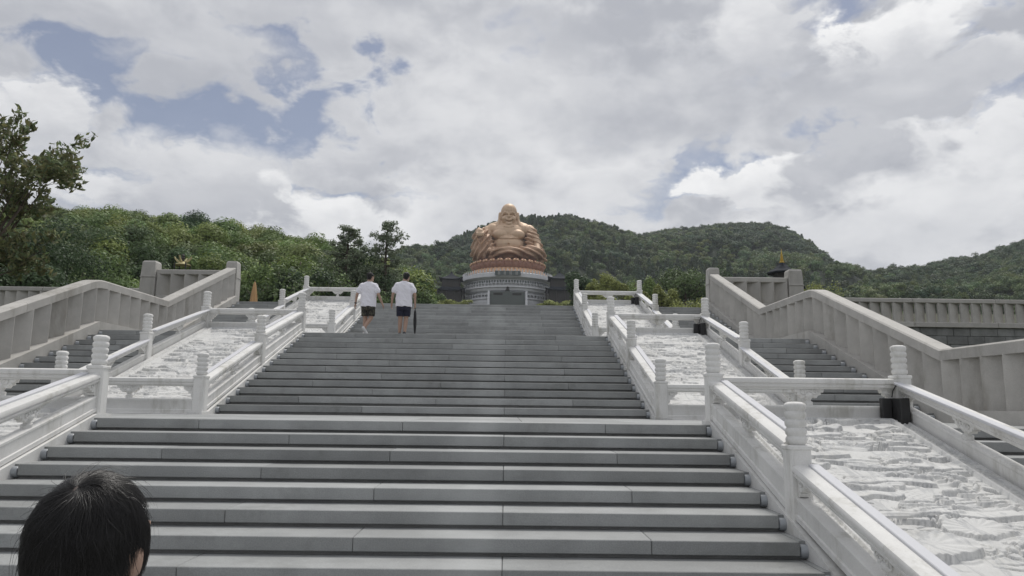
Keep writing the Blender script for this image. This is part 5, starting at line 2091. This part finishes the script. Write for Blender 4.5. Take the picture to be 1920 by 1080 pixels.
def person(loc, label, H, pose, shirt, shorts, shoes, head_yaw=0.0, voxel=.009, hair_blob=True, rz=0.0):
    """pose: joint dict in metres for a 1.72 m body facing +Y"""
    t = thing('person', loc, label, 'person')
    t.rotation_euler = (0, 0, rz)
    k = H / 1.72
    J = {a: np.array(b, float) for a, b in pose.items()}
    B = MB()
    B.ell((0, 0, .95), (.155, .105, .12)); B.ell((0, .01, 1.08), (.145, .10, .13)); B.ell((0, .0, 1.27), (.165, .105, .17))
    B.cap(J['shL'], J['shR'], .062, .062); B.cap((0, -.005, 1.40), (0, .012, 1.52), .062, .052)
    hy = math.radians(head_yaw)
    hr = Matrix.Rotation(hy, 3, 'Z')
    hc = J['head']

    def hp(x, y, z):
        return tuple(hc + np.array(hr @ Vector((x, y, z))))
    B.ell(hp(0, -.012, .018), (.076, .094, .098), 18, 12, hr)
    B.ell(hp(0, .022, -.045), (.060, .072, .072), 16, 10, hr)
    B.cap(hp(0, .09, .005), hp(0, .108, -.025), .011, .016, 8)
    B.ell(hp(0, .085, -.062), (.024, .012, .009), 10, 8, hr); B.ell(hp(0, .08, -.095), (.026, .02, .02), 10, 8, hr)
    for s in (-1, 1):
        B.ell(hp(s * .078, -.005, -.012), (.011, .024, .034), 10, 8, hr)
        B.ell(hp(s * .030, .078, .012), (.017, .012, .010), 8, 6, hr)
        B.cap(hp(s * .015, .088, .03), hp(s * .045, .078, .032), .008, .007, 6)
    for s, n in ((-1, 'L'), (1, 'R')):
        B.cap(J['sh' + n], J['el' + n], .050, .040); B.cap(J['el' + n], J['wr' + n], .040, .027)
        hand_prims(B, J['wr' + n], J['wr' + n] - J['el' + n], s, 1.0, pose_curl.get((label, n), .6))
        B.cap(J['hip' + n], J['kn' + n], .088, .060); B.cap(J['kn' + n], J['kn' + n] + (J['an' + n] - J['kn' + n]) * .35, .056, .058); B.cap(J['kn' + n] + (J['an' + n] - J['kn' + n]) * .35, J['an' + n], .058, .036)
        B.cap(J['an' + n], J['toe' + n], .036, .030)
    v, n_, f = remesh(B, voxel, 3)
    link('body', mesh_np('body', v * k, f, 'skin'), t)
    # shirt
    S = MB()
    S.loft([(0, 0, .79, .222, .150), (0, 0, .84, .222, .150), (0, .003, 1.0, .216, .145), (0, .005, 1.15, .218, .142), (0, 0, 1.26, .224, .138), (0, 0, 1.36, .19, .118), (0, 0, 1.44, .13, .088), (0, .003, 1.475, .075, .07)], 28)
    S.cap(J['shL'], J['shR'], .078, .078)
    S.cap((-.05, 0, 1.425), J['shL'], .06, .07)
    S.cap((.05, 0, 1.425), J['shR'], .06, .07)
    for n in 'LR':
        e = J['sh' + n] + (J['el' + n] - J['sh' + n]) * .58
        S.cap(J['sh' + n], e, .086, .088)
    v, nn, f = remesh(S, .011, 4)
    vn = VNoise(9)
    wr = (vn.fbm(v[:, 0] * 9 + v[:, 2] * 5 + 20, v[:, 2] * 8 + v[:, 1] * 6 + 9, 3) - .5)
    v = v + nn * (wr * .042)[:, None]
    # open hems: flatten cut below the shirt
    v[:, 2] = np.maximum(v[:, 2], .795 + .012 * np.sin(v[:, 0] * 30))
    link('t_shirt', mesh_np('t_shirt', v * k, f, shirt), t)
    P = MB()
    P.loft([(0, 0, .70, .18, .128), (0, 0, .86, .19, .13), (0, 0, .98, .18, .12)], 24)
    for n in 'LR':
        e = J['hip' + n] + (J['kn' + n] - J['hip' + n]) * .80
        P.cap(J['hip' + n], e, .108, .106)
    v, nn, f = remesh(P, .012, 3)
    wr = (vn.fbm(v[:, 0] * 12 + 3, v[:, 2] * 7 + 9, 3) - .5)
    v = v + nn * (wr * .025)[:, None]
    cut = min((J['hipL'] + (J['knL'] - J['hipL']) * .86)[2], (J['hipR'] + (J['knR'] - J['hipR']) * .86)[2])
    v[:, 2] = np.maximum(v[:, 2], cut)
    link('shorts', mesh_np('shorts', v * k, f, shorts), t)
    for n in 'LR':
        a, b = J['an' + n], J['toe' + n]
        d = (b - a) / np.linalg.norm(b - a)
        F = MB()
        F.cap(a - d * .035 + (0, 0, -.02), a + d * .06 + (0, 0, -.02), .043, .046); F.cap(a + d * .05 + (0, 0, -.02), b + d * .015, .046, .040)
        up = np.array([0, -d[2], d[1]]); F.cap(a - d * .05 - up * .05, b + d * .02 - up * .022, .026, .026)
        v, nn, f = remesh(F, .011, 2)
        link('shoe', mesh_np('shoe', v * k, f, shoes), t)
    if hair_blob:
        Hh = MB()
        Hh.ell(hp(0, -.022, .030), (.086, .100, .098), 18, 12, hr)
        Hh.ell(hp(0, -.055, -.02), (.070, .058, .070), 14, 10, hr)
        v, nn, f = remesh(Hh, .008, 1)
        loc_ = (v - hc) @ np.array(hr)
        # clear the face and ears
        m = (loc_[:, 1] > .045) & (loc_[:, 2] < .055)
        v[m] -= nn[m] * .03
        m = (np.abs(loc_[:, 0]) > .05) & (loc_[:, 2] < .0) & (loc_[:, 1] > -.03)
        v[m] -= nn[m] * .03
        rg = np.random.default_rng(3)
        v = v + nn * (rg.random(len(v)) * .007)[:, None]
        link('hair', mesh_np('hair', v * k, f, 'hair', smooth=False), t)
    return t, J, k


pose_curl = {}
stand = dict(head=(0, .02, 1.62), shL=(-.178, 0, 1.365), shR=(.178, 0, 1.365), elL=(-.265, -.03, 1.12), elR=(.265, -.03, 1.12), wrL=(-.295, .03, .88), wrR=(.295, .03, .88),
             hipL=(-.088, 0, .90), hipR=(.088, 0, .90), knL=(-.095, .02, .49), knR=(.095, .02, .49), anL=(-.10, -.02, .085), anR=(.10, -.02, .085), toeL=(-.115, .15, .035), toeR=(.115, .15, .035))
Lz = FB.z1
l1 = 'man in a white t-shirt and camouflage shorts walking away, left of the pair'
p1 = dict(stand)
p1.update(head=(.03, .04, 1.62), elL=(-.305, -.05, 1.13), wrL=(-.35, -.02, .89), elR=(.29, -.02, 1.12), wrR=(.375, .06, .89),
          knL=(-.085, .06, .49), anL=(-.09, .05, .085), toeL=(-.10, .22, .035), knR=(.085, .03, .50), anR=(-.015, -.22, .20), toeR=(.03, -.09, .055))
q = at(689, 600, 10.15)
t1, J1, k1 = person((float(q[0]), 10.15, Lz), l1, 1.69, p1, 'white_cotton', 'camo_cotton', 'shoe_white', head_yaw=-28, rz=math.radians(-9))
w = J1['wrL'] + (J1['elL'] - J1['wrL']) * .06
d_ = (J1['wrL'] - J1['elL']); d_ = d_ / np.linalg.norm(d_)
link('wrist_watch', MB().tube([(w - d_ * .014) * k1, (w + d_ * .014) * k1], .036 * k1, 14).mesh('wrist_watch', 'watch_black'), t1)
l2 = 'man in white t-shirt and navy shorts walking away with a folded umbrella'
pose_curl[(l2, 'R')] = 1.25
p2 = dict(stand)
p2.update(head=(.05, .05, 1.61), elL=(-.29, -.03, 1.13), wrL=(-.325, .05, .89), elR=(.29, -.03, 1.12), wrR=(.295, .04, .875),
          knL=(-.08, .03, .49), anL=(-.09, .04, .085), toeL=(-.10, .21, .035), knR=(.07, .05, .50), anR=(.055, -.06, .10), toeR=(.07, .10, .035))
q = at(756, 600, 10.2)
t2, J2, k2 = person((float(q[0]), 10.2, Lz), l2, 1.73, p2, 'white_cotton', 'navy_cotton', 'shoe_dark', head_yaw=-20)
# his umbrella hangs point down from the closed right hand
hx, hy_, hz = (J2['wrR'] * k2) + np.array([.0, .02, -.085])
U0 = (float(q[0]) + hx, 10.2 + hy_, Lz + hz)
tu = thing('folded_umbrella', (U0[0] + .012, U0[1] + .03, Lz), 'black folded umbrella held point down by the walker in navy shorts', 'umbrella')
ztop = U0[2]
part('handle', MB().tube([(U0[0], U0[1], ztop + .03), (U0[0] + .002, U0[1], ztop), (U0[0] + .004, U0[1] + .005, ztop - .09)], .013, 8), 'dark_lens', tu)
m = MB()
vs, fs = [], []
hh = ztop - .07 - (Lz + .035)
for j, (r, u_) in enumerate([(.014, 1.0), (.026, .93), (.033, .80), (.038, .62), (.034, .40), (.025, .2), (.013, .07), (.005, 0)]):
    for i in range(16):
        a = 2 * math.pi * i / 16 + u_ * 1.2
        rr = r * (1 + .18 * (i % 2))
        vs.append((U0[0] + .004 + .008 * (1 - u_) + rr * math.cos(a), U0[1] + .005 + .025 * (1 - u_) + rr * math.sin(a), Lz + .035 + hh * u_))
for j in range(7):
    for i in range(16):
        q_ = (i + 1) % 16
        fs.append((j * 16 + i, j * 16 + q_, (j + 1) * 16 + q_, (j + 1) * 16 + i))
part('canopy', m.add(vs, fs), 'umbrella_black', tu)
part('ferrule', MB().tube([(U0[0] + .012, U0[1] + .03, Lz + .05), (U0[0] + .013, U0[1] + .031, Lz + .002)], .005, 6), 'dark_lens', tu)

# the person right in front of the camera: only the dark-haired back of the head enters the picture
YD = 1.30
hcw = at(177, 1030, CAM[1] + YD)
ground0 = FA.z0
l3 = 'dark-haired head of a person close to the camera at the lower left corner'
p3 = dict(stand)
HH = 1.72
fx, fy = float(hcw[0]), float(CAM[1] + YD)
hz3 = (float(hcw[2]) - ground0)
p3['head'] = (0, .02, 1.62)
kk = hz3 / 1.62 * 1.72
t3, J3, k3 = person((fx, fy - .02, ground0), l3, kk, p3, 'grey_cotton', 'navy_cotton', 'shoe_dark', head_yaw=-9, voxel=.008, hair_blob=False, rz=math.radians(0))


def strand_hair(t, J, k, yaw):
    rg = np.random.default_rng(12)
    hr = np.array(Matrix.Rotation(math.radians(yaw), 3, 'Z'))
    C0 = J['head'] + np.array(hr @ np.array([0, -.014, .014]))
    RAD = np.array([.0835, .1015, .109])
    # skull cap under the strands
    cap_ = MB().ell((0, 0, 0), tuple(RAD * .985), 40, 28)
    v = np.array(cap_.v)
    low = (v[:, 2] < -.045) & (v[:, 1] > -.06)
    v[low] *= .80
    face = (v[:, 1] > .045) & (v[:, 2] < .05)
    v[face] *= .84
    v2 = (v @ hr.T + C0) * k
    me = bpy.data.meshes.new('hair'); me.from_pydata([tuple(p) for p in v2], [], cap_.f)
    me.polygons.foreach_set('use_smooth', [True] * len(me.polygons))
    me.materials.append(MATS['hair'])
    cap_o = link('hair', me, t)
    # strands flow down and around from the whorl at the back of the crown
    wh = np.array([.10, -.52, .85]); wh /= np.linalg.norm(wh)
    n = 15000
    V, F_ = [], []
    seg = 7
    a1 = np.cross(wh, [1, 0, 0]); a1 /= np.linalg.norm(a1); a2 = np.cross(wh, a1)
    NC = 620
    cth = np.arccos(1 - rg.random(NC) * 1.75); cth[:60] = rg.uniform(.02, .5, 60)
    cph = rg.uniform(0, 2 * math.pi, NC); cL = rg.uniform(.40, .85, NC); clift = rg.uniform(0, .0045, NC)
    for i in range(n):
        ck = i % NC
        th0 = abs(cth[ck] + rg.normal() * .03)
        ph = cph[ck] + rg.normal() * .035 / max(.12, math.sin(cth[ck]))
        L = cL[ck] * rg.uniform(.85, 1.1)
        fly = rg.random() < .03
        lift = clift[ck] + rg.uniform(.0, .0022) + (rg.uniform(.004, .018) if fly else 0)
        wid = rg.uniform(.00028, .0006)
        pts = []
        for j in range(seg):
            u = j / (seg - 1)
            th = th0 + L * u
            p_ = ph + .55 * math.exp(-th * 1.5) * 2 + .12 * math.sin(u * 3 + i)
            d = wh * math.cos(th) + (a1 * math.cos(p_) + a2 * math.sin(p_)) * math.sin(th)
            r = 1.0 + (lift * (math.sin(u * math.pi * .5)) + .001) / .09
            q = d * RAD * r
            # gravity: lower strands hang straight
            if d[2] < -.1:
                q[2] -= .010 * u
            pts.append(q)
        end = pts[-1]
        if end[1] > .05 and end[2] < .045:      # keep the face free
            continue
        if end[2] < -.085 and end[1] > -.055:
            continue
        o = len(V)
        for j in range(seg):
            d = pts[min(j + 1, seg - 1)] - pts[max(j - 1, 0)]
            s = np.cross(d, pts[j]); s /= max(1e-9, np.linalg.norm(s))
            wj = wid * (1 - .75 * (j / (seg - 1)))
            nrm = pts[j] / np.linalg.norm(pts[j])
            V += [pts[j] - s * wj, pts[j] + nrm * wj * 1.2, pts[j] + s * wj]
        for j in range(seg - 1):
            b = o + j * 3
            F_ += [(b, b + 1, b + 4, b + 3), (b + 1, b + 2, b + 5, b + 4)]
    V = (np.array(V) @ hr.T + C0) * k
    me = bpy.data.meshes.new('hair_strands')
    me.from_pydata([tuple(p) for p in V], [], F_)
    me.polygons.foreach_set('use_smooth', [True] * len(me.polygons))
    me.materials.append(MATS['hair'])
    link('hair_strands', me, cap_o)
    # parting of scalp at the whorl
    sc = MB()
    nrm = wh * RAD
    sc.ell((0, 0, 0), (.0035, .012, .0015), 12, 6)
    Rm = np.array(Vector((0, 0, 1)).rotation_difference(Vector(wh)).to_matrix())
    vv = (np.array(sc.v) @ Rm.T + nrm * 1.004) @ hr.T + C0
    me = bpy.data.meshes.new('scalp'); me.from_pydata([tuple(p) for p in vv * k], [], sc.f); me.materials.append(MATS['scalp'])
    link('scalp', me, cap_o)


strand_hair(t3, J3, k3, -9)

# ---------------------------------------------------------------- air
hz = MB().box(-2700, 2700, -700, 3800, -6, 560)
ho = solo('haze', hz, None, (0, 0, 0), 'thin even summer haze over the whole valley', 'haze', kind='stuff')
hm = bpy.data.materials.new('haze_air')
hm.use_nodes = True
hm.node_tree.nodes.clear()
_t = NT(hm.node_tree)
_o = _t.n('ShaderNodeOutputMaterial')
_v = _t.n('ShaderNodeVolumePrincipled')
_v.inputs['Color'].default_value = (0.86, 0.91, 1.0, 1.0)
_v.inputs['Density'].default_value = 0.0001
_v.inputs['Anisotropy'].default_value = 0.2
_t.L.new(_v.outputs[0], _o.inputs['Volume'])
ho.data.materials.append(hm)

SC.cycles.max_bounces = 6
SC.cycles.diffuse_bounces = 3
SC.cycles.glossy_bounces = 2
SC.cycles.volume_bounces = 1
SC.cycles.caustics_reflective = False
SC.cycles.caustics_refractive = False
